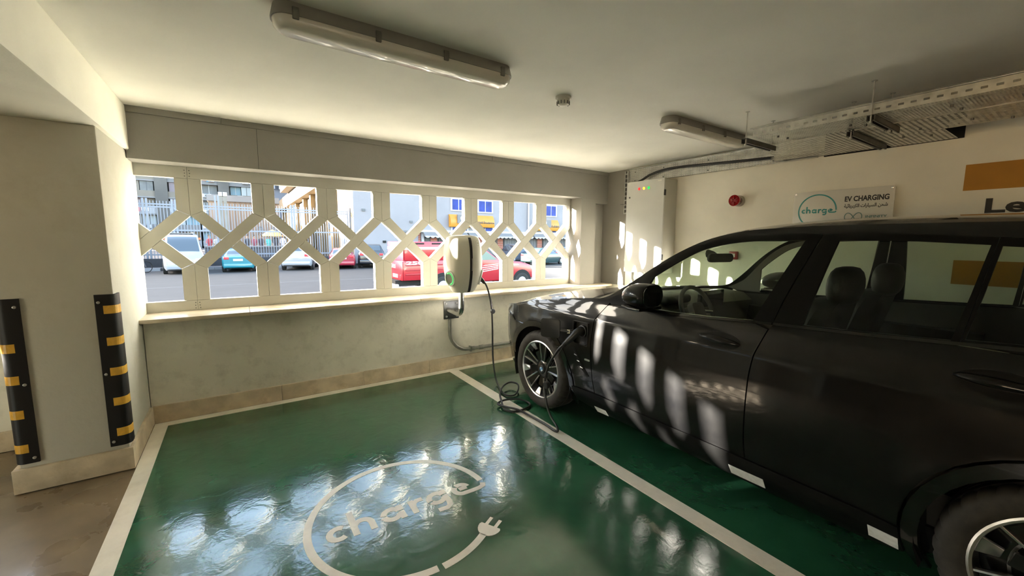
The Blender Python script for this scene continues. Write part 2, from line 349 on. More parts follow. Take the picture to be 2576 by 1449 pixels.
CAR = empty('car', (CAR_X, CAR_Y, 0), 'black electric suv plugged in and parked against the right wall', 'car')
def inside(p, poly):
    x, y = p; c = False; n = len(poly)
    for i in range(n):
        x1,y1 = poly[i]; x2,y2 = poly[i-1]
        if (y1 > y) != (y2 > y) and x < (x2-x1)*(y-y1)/(y2-y1)+x1: c = not c
    return c
def densify(poly, d=.035):
    out = []; n = len(poly)
    for i in range(n):
        a, b = Vector(poly[i]), Vector(poly[(i+1)%n]); k = max(1, int((b-a).length/d))
        out += [tuple(a+(b-a)*t/k) for t in range(k)]
    return out
def cm(pts, n=5): return [tuple(p)[:2] for p in catmull([(*p,0) for p in pts], n)]
def arc(c, r, a0, a1, n=18): return [(c[0]+r*cos(radians(a0+(a1-a0)*k/n)), c[1]+r*sin(radians(a0+(a1-a0)*k/n))) for k in range(n+1)]
def panel_mesh(name, outline, holes=(), side=-1, out=0, lip=.018, step=.04, surf=None):
    """a sheet that follows the body side over a region of the side view, with turned-in edges"""
    S = surf or car_S
    loops = [densify(outline)]+[densify(h) for h in holes]
    pts = []; edges = []
    for lp in loops:
        o = len(pts); pts += lp; edges += [(o+i, o+(i+1)%len(lp)) for i in range(len(lp))]
    nb = len(pts)
    ys = [p[0] for p in outline]; zs = [p[1] for p in outline]
    def clear(p):
        return all((p[0]-q[0])**2+(p[1]-q[1])**2 > .010**2 for q in pts[:nb])
    dz = min(.02, step*.7); dy = step*1.3   # rows level with the creases
    for iy in range(int(min(ys)/dy)-1, int(max(ys)/dy)+2):
        for iz in range(int(min(zs)/dz), int(max(zs)/dz)+2):
            p = (iy*dy, iz*dz)
            if inside(p, outline) and not any(inside(p, h) for h in holes) and clear(p): pts.append(p)
    V, E_, F, *_ = geometry.delaunay_2d_cdt([Vector(p) for p in pts], edges, [], 0, 1e-5)
    tris = []
    for f in F:
        c = sum((V[i] for i in f), Vector((0,0)))/len(f)
        if inside(c, outline) and not any(inside(c, h) for h in holes): tris.append(tuple(f))
    def P(p): return (side*(S(p[0],p[1])+out), p[0], p[1])
    def Nn(p):
        e = .004; gy = (S(p[0]+e,p[1])-S(p[0]-e,p[1]))/(2*e); gz = (S(p[0],p[1]+e)-S(p[0],p[1]-e))/(2*e)
        return Vector((side, -gy, -gz)).normalized()
    vs = [P(v) for v in V]; nr = [Nn(v) for v in V]; fs = []
    for f in tris:
        a, b, c = (Vector(vs[i]) for i in f); fl = (b-a).cross(c-a).x*side < 0
        fs.append(f[::-1] if fl else f)
    if lip:
        cnt = {}
        for f in fs:
            for i in range(3): e = (f[i], f[(i+1)%3]); cnt[frozenset(e)] = cnt.get(frozenset(e), [])+[e]
        for k, es in cnt.items():
            if len(es) == 1:
                i, j = es[0]; o = len(vs); a, b = Vector(vs[i]), Vector(vs[j])
                d = Vector((-side*lip, 0, 0)); vs += [tuple(a), tuple(b), tuple(b+d), tuple(a+d)]
                fs.append((o+1, o, o+3, o+2)); nn = (b-a).cross(Vector((side,0,0))).normalized(); nr += [nn]*4
    me = bpy.data.meshes.new(name); me.from_pydata(vs, [], fs); me.polygons.foreach_set('use_smooth', [True]*len(fs))
    me.update(); me.normals_split_custom_set_from_vertices([tuple(n) for n in nr]); return me
def both(name, outline, mt, holes=(), parent=None, both_sides=True, label=None, **kw):
    res = []
    for s in ((-1, 1) if both_sides else (-1,)):
        p = parent if parent is None or not isinstance(parent, tuple) else parent[0 if s == -1 else 1]
        o = obj(name, panel_mesh(name, outline, holes, s, **kw), mt, p or CAR)
        if label: o['label'] = label
        res.append(o)
    return tuple(res) if both_sides else res[0]
G = .0035
FGAP = cm([(-.795,1.098),(-.728,1.022),(-.675,.955),(-.657,.915),(-.650,.846),(-.644,.756),(-.647,.667),(-.654,.579),(-.655,.45),(-.660,.36)], 4)
BGAP = cm([(-1.860,1.105),(-1.832,1.024),(-1.809,.948),(-1.798,.872),(-1.793,.786),(-1.790,.566),(-1.787,.42),(-1.790,.345)], 4)
BUP = [(-1.860,1.105),(-1.878,1.222),(-1.922,1.429),(-1.950,1.565)]
RGAP = cm([(-2.83,1.152),(-2.805,1.02),(-2.77,.90),(-2.735,.802)], 4)+[(-2.874+.455*cos(radians(a)), .362+.455*sin(radians(a))) for a in (70,62,54,46,38,30,22,14,6,2)]+[(-2.42,.345)]
BELT = [(-.80,1.052),(-1.115,1.058),(-1.293,1.064),(-1.542,1.078),(-1.766,1.093),(-1.860,1.098),(-1.996,1.104),(-2.2,1.113),(-2.487,1.132),(-2.74,1.149),(-3.1,1.168),(-3.36,1.178)]
FTOP = cm([(-.72,1.085),(-.86,1.155),(-.954,1.23),(-1.081,1.353),(-1.219,1.459),(-1.363,1.52),(-1.554,1.553),(-1.776,1.563),(-1.950,1.565),(-2.296,1.558),(-2.61,1.543),(-2.95,1.51),(-3.18,1.42),(-3.33,1.29),(-3.36,1.178)], 4)
SIL = cm([(-.62,1.078),(-.74,1.118),(-.882,1.220),(-1.068,1.376),(-1.211,1.474),(-1.353,1.541),(-1.538,1.586),(-1.758,1.602),(-1.98,1.609),(-2.6,1.609),(-3.1,1.590),(-3.45,1.545)], 4)
HOODE = cm([(.47,.888),(.38,.918),(.2,.962),(0,.998),(-.3,1.045),(-.6,1.082),(-.795,1.098)], 4)
AF, AR, RO = (0,.362), (-2.874,.362), .447
def sh(poly, dy, dz=0): return [(a+dy,b+dz) for a,b in poly]
# panels of the two sides
flap_hole = rrect(-.606,-.452,.715,.885,.03)
fend = list(reversed(HOODE))[0:]                 # cowl -> nose along the bonnet edge
outline = fend+[(.455,.80),(.40,.76)]+arc(AF, RO+.002, 62, 208, 22)+[(-.47,.345),(-.655,.345)]+[(a+G,b) for a,b in FGAP[::-1]]
FEND = both('front_fender', outline, M_paint, holes=[], both_sides=False)
both_r = obj('front_fender', panel_mesh('front_fender', outline, [], 1), M_paint, CAR)
# left fender carries the charging port: replaced by the same panel with the port cut out
bpy.data.meshes.remove(FEND.data); FEND = obj('front_fender', panel_mesh('front_fender', outline, [flap_hole], -1), M_paint, CAR)
fd = [(a-G,b) for a,b in FGAP if b < 1.045]+[(-.662,.345)]+[(-1.786,.345)]+[(a+G,b) for a,b in BGAP[::-1] if b < 1.09]+[(-1.766,1.090),(-1.542,1.075),(-1.293,1.061),(-1.115,1.055),(-.765,1.050)]
DF = both('front_door', fd, M_paint)
rd = [(a-G,b) for a,b in BGAP if b < 1.09]+[(a+G,b) for a,b in RGAP[::-1] if b < 1.14]+[(-2.487,1.129),(-2.2,1.110),(-1.996,1.101),(-1.862,1.096)]
DR = both('rear_door', rd, M_paint)
qtop = [(-3.36,1.178),(-3.60,1.180),(-3.74,1.06),(-3.80,.90),(-3.82,.72),(-3.60,.70),(-3.34,.64)]
rq = [(a-G,b) for a,b in cm([(-2.83,1.152),(-2.805,1.02),(-2.77,.90),(-2.735,.815)], 4)]+arc(AR, RO+.002, 75, 146, 18)+qtop[::-1]
both('rear_quarter_panel', rq, M_paint)
both('roof_side', SIL+[(-3.60,1.40),(-3.66,1.28),(-3.60,1.182)]+FTOP[::-1], M_paint)
both('side_skirt', [(-.452,.225),(-.43,.342),(-2.42,.342),(-2.44,.225),(-2.3,.175),(-.62,.175)], M_satin, out=.012, step=.05)
for s,(c,a0,a1) in ((0,(AF,-6,206)),(1,(AR,-26,206))):
    both('wheel_arch_trim', arc(c, RO, a0, a1, 26)+arc(c, .396, a1, a0, 26), M_trim, out=.006, lip=.03, step=.03)
both('front_bumper', [(.46,.79),(.41,.75)]+arc(AF, RO+.003, 59, -14, 12)+[(.50,.215),(.74,.22),(.84,.35),(.862,.60),(.82,.74),(.62,.80)], M_paint, step=.03)
both('rear_bumper', [(-3.33,.63),(-3.60,.69),(-3.83,.71),(-3.86,.5),(-3.80,.30),(-3.40,.24),(-3.33,.42)], M_paint)
# windows
W1 = cm([(-1.002,1.075),(-1.053,1.273)],1)+cm([(-1.060,1.280),(-1.128,1.336),(-1.24,1.417),(-1.332,1.467),(-1.475,1.507),(-1.66,1.527),(-1.88,1.534)],3)+[(-1.845,1.40),(-1.800,1.235),(-1.762,1.103),(-1.542,1.088),(-1.293,1.077)]
W2 = [(-2.026,1.531),(-2.30,1.528),(-2.532,1.514),(-2.512,1.32),(-2.489,1.143),(-2.199,1.126),(-1.990,1.116),(-2.008,1.32)]
W3 = cm([(-2.562,1.510),(-2.80,1.492),(-2.98,1.455),(-3.13,1.375),(-3.21,1.27),(-3.17,1.196)],3)+[(-2.525,1.152),(-2.545,1.32)]
tin = -.004
ff = [p for p in FTOP if p[0] > -1.948]
f1 = ff+[(-1.9465,1.562),(-1.919,1.429),(-1.875,1.222),(-1.858,1.101),(-1.766,1.093),(-1.542,1.078),(-1.293,1.064),(-1.115,1.058),(-.80,1.052)]
both('window_frame', f1, M_satin, holes=[W1], parent=DF, out=.0, step=.03)
f2 = [(-1.9535,1.562)]+[p for p in FTOP if -2.95 < p[0] < -1.955]+[(-2.80,1.30),(-2.74,1.155),(-2.487,1.133),(-2.2,1.113),(-1.996,1.104),(-1.862,1.102),(-1.881,1.222),(-1.925,1.429)]
f2 = [(-1.9535,1.562)]+[p for p in FTOP if -2.56 < p[0] < -1.955]+[(-2.549,1.545),(-2.531,1.32),(-2.512,1.137),(-2.2,1.113),(-1.996,1.104),(-1.862,1.102),(-1.881,1.222),(-1.925,1.429)]
both('window_frame', f2, M_satin, holes=[W2], parent=DR, step=.03)
f3 = [(-2.5505,1.545)]+[p for p in FTOP if p[0] < -2.56]+[(-3.36,1.182),(-3.1,1.171),(-2.74,1.152),(-2.514,1.139),(-2.533,1.32)]
QF = both('quarter_window_frame', f3, M_satin, holes=[W3], step=.03)
both('window_glass', W1, M_carglass, parent=DF, out=tin, lip=0, step=.06)
both('window_glass', W2, M_privacy, parent=DR, out=tin, lip=0, step=.06)
both('window_glass', W3, M_privacy, parent=QF, out=tin, lip=0, step=.06)
both('belt_trim', [(-.80,1.062),(-.80,1.050),(-1.115,1.055),(-1.293,1.061),(-1.542,1.075),(-1.766,1.090),(-1.857,1.095),(-1.857,1.108),(-1.766,1.103),(-1.542,1.088),(-1.293,1.076),(-1.115,1.069)], M_trim, parent=DF, out=.007, step=.05)
both('belt_trim', [(-1.864,1.096),(-1.996,1.101),(-2.2,1.110),(-2.487,1.129),(-2.735,1.147),(-2.735,1.160),(-2.487,1.142),(-2.2,1.123),(-1.996,1.114),(-1.864,1.109)], M_trim, parent=DR, out=.007, step=.05)
# handles
def handle(yc, zc, door, L_=.115):
    for s, d in ((-1, door[0]), (1, door[1])):
        x = s*(car_S(yc,zc))
        obj('handle_recess', panel_mesh('handle_recess', [(yc+L_*cos(2*pi*k/28), zc+.047*sin(2*pi*k/28)) for k in range(28)], [], s, out=.0025, lip=.004, step=.03), mat('recess_black', (.002,.002,.002), .3, spec=.2), d)
        ring = []
        for i in range(15):
            t = -1+2*i/14; w = sqrt(max(.02,1-t*t))
            ring.append([(x+s*(.006+.030*w*max(0,cos(a))), yc+t*L_*1.02, zc+.004+.006*t+.021*w*sin(a)) for a in (2*pi*k/10 for k in range(10))])
        obj('door_handle', MB().loft(ring), M_paint, d, smooth=60)
handle(-1.612,.967,DF); handle(-2.63,1.018,DR)
# tops
def top_sheet(name, edge, cen, mt, n=40, m=26, nrm=1, pw=2.0, inset=0.0, xf=None):
    def at(pl, t):
        t *= len(pl)-1; i = min(int(t), len(pl)-2); q = t-i
        return tuple(pl[i][k]+(pl[i+1][k]-pl[i][k])*q for k in range(len(pl[0])))
    def fn(u, v):
        e = at(edge, u); c = at(cen, u); a = -1+2*v; w = 1-abs(a)**pw
        y = e[0]+(c[0]-e[0])*w; z = e[1]+(c[1]-e[1])*w; x = a*((xf(e[0]) if xf else car_S(e[0], e[1]))-inset)
        return (x, y, z)
    mb = MB().grid(fn, n, m); me = mb.mesh(name, smooth=80); return obj(name, me, mt, CAR)
hc = cm([(.80,.845),(.66,.915),(.4,.985),(.1,1.035),(-.2,1.072),(-.43,1.090)], 6)
he = cm([(.45,.893),(.38,.918),(.2,.962),(0,.998),(-.3,1.045),(-.58,1.080)], 6)
top_sheet('bonnet', he, hc, M_paint, pw=2.6)
we = [p for p in SIL if -1.42 < p[0] <= -.62]; wc = cm([(-.43,1.092),(-.7,1.268),(-1.0,1.440),(-1.30,1.575)], 6)
top_sheet('windscreen', we, wc, M_wind, pw=2.2)
re_ = [p for p in SIL if p[0] <= -1.40]; rc = cm([(-1.30,1.575),(-1.5,1.622),(-1.8,1.652),(-2.2,1.664),(-2.8,1.655),(-3.3,1.610),(-3.62,1.560)], 6)
top_sheet('roof', re_, rc, M_paint, pw=3)
top_sheet('headliner', [(a,b-.035) for a,b in re_], [(a,b-.05) for a,b in rc], M_headliner, pw=3, inset=.02)
top_sheet('cowl_panel', [(-.56,1.078),(-.66,1.085)], [(-.40,1.082),(-.47,1.088)], M_satin, n=4)
# rear glass / tailgate / bumper
be = [(-3.45,1.545),(-3.66,1.28),(-3.60,1.18)]; 
top_sheet('rear_window', [(-3.45,1.542),(-3.66,1.26)], [(-3.60,1.555),(-3.84,1.22)], M_privacy, n=8)
top_sheet('tailgate', [(-3.66,1.26),(-3.74,1.06),(-3.80,.9),(-3.82,.71)], [(-3.84,1.22),(-3.87,1.05),(-3.885,.9),(-3.87,.72)], M_paint, n=12, pw=4)
top_sheet('rear_bumper', [(-3.83,.71),(-3.86,.5),(-3.80,.30)], [(-3.90,.71),(-3.91,.5),(-3.87,.26)], M_paint, n=8, pw=4)
# front fascia with kidney grille
FAS = top_sheet('front_fascia', [(.55,.87),(.70,.80),(.82,.70),(.855,.52),(.835,.34),(.74,.22)], [(.80,.845),(.875,.78),(.895,.62),(.90,.48),(.885,.32),(.84,.20)], M_paint, n=20, m=40, pw=3.2)
for s in (-1,1):
    kg = obj('kidney_grille', MB().prism(rrect(.035,.33,.565,.80,.06), 'y', .865, .905) if s > 0 else MB().prism(rrect(-.33,-.035,.565,.80,.06), 'y', .865, .905), M_trim, CAR, bevel=.008)
    for k in range(5): obj('grille_bar', B(min(s*(.075+k*.052),s*(.083+k*.052)),max(s*(.075+k*.052),s*(.083+k*.052)),.903,.911,.585,.78), M_satin, kg)
obj('lower_intake', MB().prism(rrect(-.36,.36,.28,.42,.05), 'y', .85, .895), M_satin, CAR, bevel=.008)
# headlamps
for s in (-1,1):
    lo = [(.345,.905),(.335,.84),(.40,.79),(.52,.775),(.66,.79),(.78,.80),(.80,.835),(.66,.872),(.50,.896),(.42,.908)]
    hb = obj('headlamp', panel_mesh('headlamp', lo, [], s, out=-.014, step=.03), mat('lamp_bowl', (.55,.56,.58), .25, .8), CAR)
    obj('lamp_lens', panel_mesh('lamp_lens', lo, [], s, out=.003, lip=.012, step=.03), M_lampglass, hb)
    obj('daytime_light', panel_mesh('daytime_light', [(.36,.895),(.352,.85),(.41,.805),(.53,.79),(.53,.80),(.42,.817),(.37,.855),(.375,.893)], [], s, out=-.006, step=.03), M_chrome, hb)
    obj('reflector_bowl', MB().lathe([(.0,0),(.02,.002),(.032,.014),(.036,.03)], (s*(car_S(.42,.85)-.03),.44,.852),'x',20), M_chrome, hb, smooth=50)
    obj('tail_lamp', panel_mesh('tail_lamp', [(-3.62,1.0),(-3.74,1.02),(-3.80,.93),(-3.79,.88),(-3.66,.90)], [], s, out=.006, step=.03), mat('red_lamp_lens', (.25,.008,.008), .15), CAR)
# underbody, liners
obj('underbody', B(-.72,.72,-3.5,.50,.19,.30), M_gap, CAR)
obj('inner_structure', MB().box(-.80,-.70,-2.40,-.50,.30,.95).box(.70,.80,-2.40,-.50,.30,.95).box(-.62,.62,-.42,.78,.30,.80).box(-.60,.60,-3.7,-2.45,.30,.86), M_gap, CAR)
for ay in (0,-2.874):
    for s in (-1,1):
        mb = MB(); n = 20
        mb.grid(lambda u,v: (s*(.60+.315*v), ay+.41*cos(pi*(-.12+1.24*u)), .362+.41*sin(pi*(-.12+1.24*u))), n, 1)
        mb.add([(s*.60, ay+.41*cos(2*pi*k/24), max(.15,.362+.41*sin(2*pi*k/24))) for k in range(24)], [tuple(range(24))])
        obj('wheel_arch_liner', mb, M_gap, CAR, smooth=60)

# ------------------------------------------------------------------ wheels
def make_wheel():
    """axle along x, outer face towards -x, centre at origin"""
    R0 = .355; w = .123
    prof = [(.258,-.100),(.268,-.112),(.285,-.119),(.305,-.1225),(.325,-.119),(.340,-.108),(.349,-.094),(R0,-.078),(R0+.001,-.052),(R0-.007,-.050),(R0-.007,-.042),(R0+.001,-.040),(R0+.002,-.006),(R0-.007,-.004),(R0-.007,.004),(R0+.002,.006),(R0+.001,.040),(R0-.007,.042),(R0-.007,.050),(R0+.001,.052),(R0,.078),(.345,.1),(.32,.119),(.258,.1)]
    mb = MB(); n = 144; m = len(prof)
    for k in range(n):
        a = 2*pi*k/n
        for i,(r,h) in enumerate(prof):
            rr = r-(.0075 if (k % 4 == 0 and 5 <= i <= 8) else 0)
            aa = a + (.012 if i in (7,8) else 0)
            mb.v.append((h, rr*cos(aa), rr*sin(aa)))
    for k in range(n):
        for i in range(m-1): mb.f.append((k*m+i, k*m+i+1, ((k+1)%n)*m+i+1, ((k+1)%n)*m+i))
    t = mb.mesh('tyre', smooth=28)
    rim = MB().lathe([(.262,-.098),(.262,-.106),(.2545,-.109),(.246,-.104),(.242,-.090),(.236,.10),(.255,.10)], (0,0,0), 'x', 64).mesh('rim', smooth=30)
    back = MB().lathe([(.0,-.035),(.12,-.035),(.24,-.02)], (0,0,0), 'x', 40).mesh('rim_back', smooth=40)
    brake = MB().lathe([(.06,-.030),(.17,-.030),(.17,-.012),(.06,-.012)], (0,0,0), 'x', 40).mesh('brake_disc')
    spk = MB(); blade = MB(); plate = MB()
    def radial(mb, a, r0, r1, w0, w1, x0, x1, th, skew=0.0):
        # bar lying along the radius at angle a (degrees), widths w0->w1, front depth x0->x1
        ca, sa = cos(radians(a)), sin(radians(a)); vs = []
        for r, wd_, x, sk in ((r0,w0,x0,0),(r1,w1,x1,skew)):
            for dw, dx in ((-wd_,0),(wd_,0),(wd_,th),(-wd_,th)):
                t_ = dw+sk; vs.append((x+dx, r*ca-t_*sa, r*sa+t_*ca))
        mb.add(vs, [(0,1,5,4),(1,2,6,5),(2,3,7,6),(3,0,4,7),(0,3,2,1),(4,5,6,7)])
    sp_l, bl_l, pl_l = [], [], []
    for k in range(5):
        a = 90+72*k
        for s in (-1,1):
            q = MB(); radial(q, a+s*13, .085, .245, .0042, .0050, -.078, -.101, .018, -s*.010); sp_l.append(q)
        q = MB(); radial(q, a, .05, .236, .020, .046, -.066, -.086, .02); bl_l.append(q)
        q = MB(); radial(q, a+36, .185, .244, .018, .034, -.076, -.100, .014); pl_l.append(q)
        q = MB(); radial(q, a+36, .06, .165, .030, .030, -.060, -.074, .018); bl_l.append(q)
    hub = MB().lathe([(0,-.076),(.05,-.076),(.068,-.070),(.085,-.058),(.085,-.03)], (0,0,0), 'x', 32).mesh('hub', smooth=40)
    cap = MB().lathe([(0,-.0835),(.030,-.083),(.034,-.079),(.034,-.07)], (0,0,0), 'x', 28).mesh('hub_cap', smooth=40)
    return t, rim, back, brake, [q.mesh('spoke', bevel=.0015, seg=1) for q in sp_l], [q.mesh('blade', bevel=.003, seg=1) for q in bl_l], [q.mesh('spoke_plate', bevel=.002, seg=1) for q in pl_l], hub, cap
WH = make_wheel()
M_rb = mat('roundel_blue', (.05,.22,.50), .3); M_rw = mat('roundel_white', (.75,.8,.85), .3); M_rk = mat('roundel_black', (.01,.012,.02), .3)
def put_wheel(x, y, left, spin):
    w = bpy.data.objects.new('wheel', None); COL.objects.link(w); w.parent = CAR; w.location = (x, y, .3605)
    w.rotation_euler = (radians(spin), 0, 0 if left else pi)
    obj('tyre', WH[0], M_tyre, w); obj('rim', WH[1], M_rimsilver, w); obj('rim_back', WH[2], M_rimblack, w); obj('brake_disc', WH[3], M_dark_steel, w)
    for q in WH[4]: obj('spoke', q, M_rimsilver, w)
    for q in WH[5]: obj('blade', q, M_rimblack, w)
    for q in WH[6]: obj('spoke_plate', q, M_rimsilver, w)
    obj('hub', WH[7], M_rimblack, w); obj('hub_cap', WH[8], M_rk, w)
    for k in range(4):
        sec = [(0,0)]+[(.020*cos(pi/2*(k+t/6)), .020*sin(pi/2*(k+t/6))) for t in range(7)]
        obj('hub_emblem', MB().prism(sec, 'x', -.0852, -.083), M_rb if k % 2 else M_rw, w)
    obj('hub_emblem', MB().lathe([(.0285,-.0848),(.031,-.0848),(.031,-.082),(.0285,-.082)], (0,0,0), 'x', 24, closed=True), M_chrome, w)
xw = .948-.02-.1225+.012
put_wheel(-xw, 0, True, 8); put_wheel(xw, 0, False, 20); put_wheel(-xw, -2.874, True, 31); put_wheel(xw, -2.874, False, 50)
# ------------------------------------------------------------------ car details
# door mirrors
for s, d in ((-1, DF[0]), (1, DF[1])):
    def sec(y, x0, x1, z0, z1, r):
        return [(s*a, y, b) for a, b in rrect(x0, x1, z0, z1, r, 4)]
    mr = obj('door_mirror', MB().loft([sec(-.975,.935,.965,1.14,1.165,.012), sec(-.985,.915,1.0,1.125,1.185,.029), sec(-1.01,.895,1.03,1.11,1.212,.05), sec(-1.05,.88,1.052,1.10,1.234,.065), sec(-1.10,.868,1.068,1.094,1.248,.074), sec(-1.15,.858,1.074,1.092,1.252,.078), sec(-1.185,.852,1.072,1.094,1.250,.077), sec(-1.20,.856,1.066,1.099,1.245,.072)]), M_paint, d, smooth=50)
    obj('mirror_glass', MB().prism([(s*a,b) for a,b in rrect(.868,1.058,1.108,1.236,.05,4)], 'y', -1.2055, -1.199), mat('mirror_glass', (.30,.31,.30), .04, 1), mr)
    obj('mirror_trim', MB().loft([sec(-1.02,.90,1.045,1.086,1.101,.007), sec(-1.10,.86,1.074,1.080,1.100,.009), sec(-1.19,.852,1.076,1.080,1.100,.009)]), M_trim, mr, smooth=50)
    obj('mirror_stalk', MB().loft([sec(-1.02,.845,.92,1.064,1.098,.012), sec(-1.13,.845,.94,1.064,1.098,.012)]), M_trim, mr, smooth=50)
# charging port, open flap, plug socket
port = obj('charging_port', MB().box(-.905,-.895,-.612,-.446,.705,.893).box(-.94,-.9,-.612,-.606,.712,.889).box(-.94,-.9,-.452,-.446,.712,.889).box(-.94,-.9,-.606,-.452,.707,.714).box(-.94,-.9,-.606,-.452,.886,.892), M_black, CAR)
obj('socket', MB().lathe([(.048,0),(.048,-.022),(.040,-.024),(.034,-.010),(0,-.010)], (-.905,-.535,.815), 'x', 24), M_black, port, smooth=40)
fl = MB().prism(rrect(-.085,.085,-.078,.078,.022), 'y', -.006, .006)
fl.xf(Matrix.Translation((-1.04,-.288,.81))@Matrix.Rotation(atan2(.152,-.08),4,'Z'))
flap = obj('charging_flap', fl, mat('flap_black', (.006,.006,.006), .45), CAR, bevel=.003)
fi = MB().lathe([(.045,0),(.045,.006),(.038,.008),(.032,.004),(0,.004)], (0,-.0062,0), 'y', 24)
fi.v = [(x,-y-.0125,z) for x,y,z in fi.v]
obj('flap_seal', fi.xf(Matrix.Translation((-1.04,-.288,.81))@Matrix.Rotation(atan2(.152,-.08),4,'Z')), M_satin, flap, smooth=40)
obj('flap_hinge', MB().tube([(-.93,-.47,.80),(-.97,-.42,.80),(-1.0,-.37,.80)], .016, 8), M_black, flap, smooth=50)
obj('flap_label', MB().box(-.012,.012,-.0008,.0008,-.016,.016).xf(Matrix.Translation((-.975,-.435,.80))@Matrix.Rotation(radians(118),4,'Z')), mat('label_white', (.7,.68,.55), .5), flap)
# air vent behind the front wheel
vent = both('air_vent', [(-.437,.683),(-.480,.675),(-.625,.475),(-.60,.462),(-.52,.565)], M_satin, both_sides=False, out=.003, step=.03)
both('vent_slot', [(-.468,.655),(-.486,.650),(-.606,.482),(-.594,.484)], M_gap, both_sides=False, parent=vent, out=.006, lip=.004, step=.03)
for y,z in ((-.498,.622),(-.528,.578),(-.560,.533)):
    obj('vent_fin', MB().tube([(-car_S(y,z)-.012,y+.012,z+.004),(-car_S(y,z)-.012,y-.016,z-.001)], .0035, 6), M_rimsilver, vent)
bd = both('fender_badge', rrect(-.640,-.585,.598,.612,.006,2), M_rimsilver, both_sides=False, out=.003, lip=.004, step=.03)
# white tapes on the skirt
for y0,y1,z0,z1 in ((-.628,-.745,.168,.222),(-1.70,-1.885,.196,.262),(-2.322,-2.424,.222,.288)):
    both('white_tape', [(y0,z0),(y0,z1),(y1,z1+.004),(y1,z0+.004)], M_sticker, both_sides=False, out=.016, lip=.003, step=.04, label='white tape stuck on the side skirt')
# interior
def soft(mb, name, m, parent=CAR): return obj(name, mb, m, parent, bevel=.025, seg=3, smooth=60)
obj('dashboard', MB().loft([[(x,y,z) for y,z in prof] for x, prof in ((-.74,[(-.46,.75),(-.50,1.055),(-.70,1.075),(-.92,1.06),(-1.0,1.00),(-.98,.78)]),(0,[(-.40,.75),(-.44,1.065),(-.65,1.082),(-.90,1.07),(-1.0,1.02),(-.98,.78)]),(.74,[(-.46,.75),(-.50,1.055),(-.70,1.075),(-.92,1.06),(-1.0,1.00),(-.98,.78)]))]), M_intgrey, CAR, smooth=40)
soft(B(-.53,-.22,-1.01,-.80,1.05,1.115), 'instrument_hood', M_int)
obj('centre_screen', B(-.12,.22,-1.02,-.99,1.0,1.13), M_trim, CAR, bevel=.006)
mw = Matrix.Translation((-.37,-1.15,1.02))@Matrix.Rotation(radians(-24),4,'X')
sw = obj('steering_wheel', MB().tube([mw@Vector((.18*cos(2*pi*k/36),0,.18*sin(2*pi*k/36))) for k in range(37)], .0155, 10, cap=False), M_int, CAR, smooth=60)
obj('wheel_hub', MB().prism(rrect(-.07,.07,-.065,.06,.03), 'y', -.02, .03).xf(mw), M_int, sw, bevel=.01)
for a in (-8,188,270):
    obj('wheel_spoke', MB().cyl(mw@Vector((.05*cos(radians(a)),0,.05*sin(radians(a)))), mw@Vector((.175*cos(radians(a)),0,.175*sin(radians(a)))), .014, 8), M_chrome, sw, smooth=60)
obj('steering_column', MB().cyl((-.37,-1.11,1.0), (-.37,-.92,.93), .045, 12), M_int, CAR, smooth=60)
rv = obj('interior_mirror', MB().prism(rrect(-.125,.125,-.034,.034,.03), 'y', -.012, .014).xf(Matrix.Translation((0,-1.09,1.395))@Matrix.Rotation(radians(-14),4,'Z')), M_int, CAR, bevel=.008)
obj('mirror_mount', MB().tube([(0,-1.08,1.40),(0,-1.03,1.425),(0,-.985,1.425)], [.014,.02,.035], 8), M_int, rv, smooth=60)
for sx in (-.37,.37):
    st = obj('front_seat', MB().loft([[(sx+dx*w,y,z) for dx,y in ((-1,y0),(-.8,y0+.07),(.8,y0+.07),(1,y0),(.8,y0-.06),(-.8,y0-.06))] for w,y0,z in ((.20,-1.80,.62),(.255,-1.84,.75),(.26,-1.89,.95),(.245,-1.93,1.10),(.20,-1.955,1.18),(.13,-1.96,1.21))]), M_seat, CAR, smooth=60)
    obj('seat_cushion', MB().box(sx-.25,sx+.25,-1.85,-1.28,.48,.66), M_seat, st, bevel=.05, seg=3)
    hr = []
    for q in range(9):
        t = q/8*pi; z = 1.285-.105*cos(t); w = .165*(sin(t)**.5 if 0 < q < 8 else .3); d = .075*(sin(t)**.5 if 0 < q < 8 else .3)
        hr.append([(sx+w*cos(a), -2.0-.03*(z-1.2)+d*sin(a), z) for a in (2*pi*k/16 for k in range(16))])
    obj('headrest', MB().loft(hr), M_seat, st, smooth=60)
    for e in (-.05,.05): obj('headrest_post', MB().cyl((sx+e,-1.975,1.16),(sx+e,-1.99,1.24), .007, 8), M_chrome, st)
rs = obj('rear_seat', MB().loft([[(x,y,z) for x in (-.62,.62) for y in ((y0+.09,y0-.06) if x < 0 else (y0-.06,y0+.09))] for y0,z in ((-2.72,.55),(-2.82,.9),(-2.88,1.08))]), M_seat, CAR, bevel=.04, seg=3)
for sx in (-.38,.38): obj('headrest', MB().prism(rrect(sx-.12,sx+.12,1.06,1.17,.045), 'y', -2.95, -2.86), M_seat, rs, bevel=.02)
obj('cabin_floor', B(-.70,.70,-3.6,-.45,.301,.46), M_int, CAR)
for s in (-1,1):
    obj('door_card', panel_mesh('door_card', [(-.80,.45),(-.80,1.04),(-1.115,1.052),(-1.293,1.058),(-1.766,1.087),(-2.2,1.107),(-2.7,1.14),(-2.7,.9),(-2.4,.45)], [], s, out=-.045, lip=0, step=.09), M_int, CAR)
    # pillars lined in grey, seen through the far windows
    obj('pillar_lining', panel_mesh('pillar_lining', [(-.80,1.06)]+[(a,b-.004) for a,b in FTOP if a > -1.9]+[p for p in W1[::-1] if p[1] > 1.2]+[(-1.01,1.06)], [], s, out=-.02, lip=0, step=.05), M_intgrey, CAR)
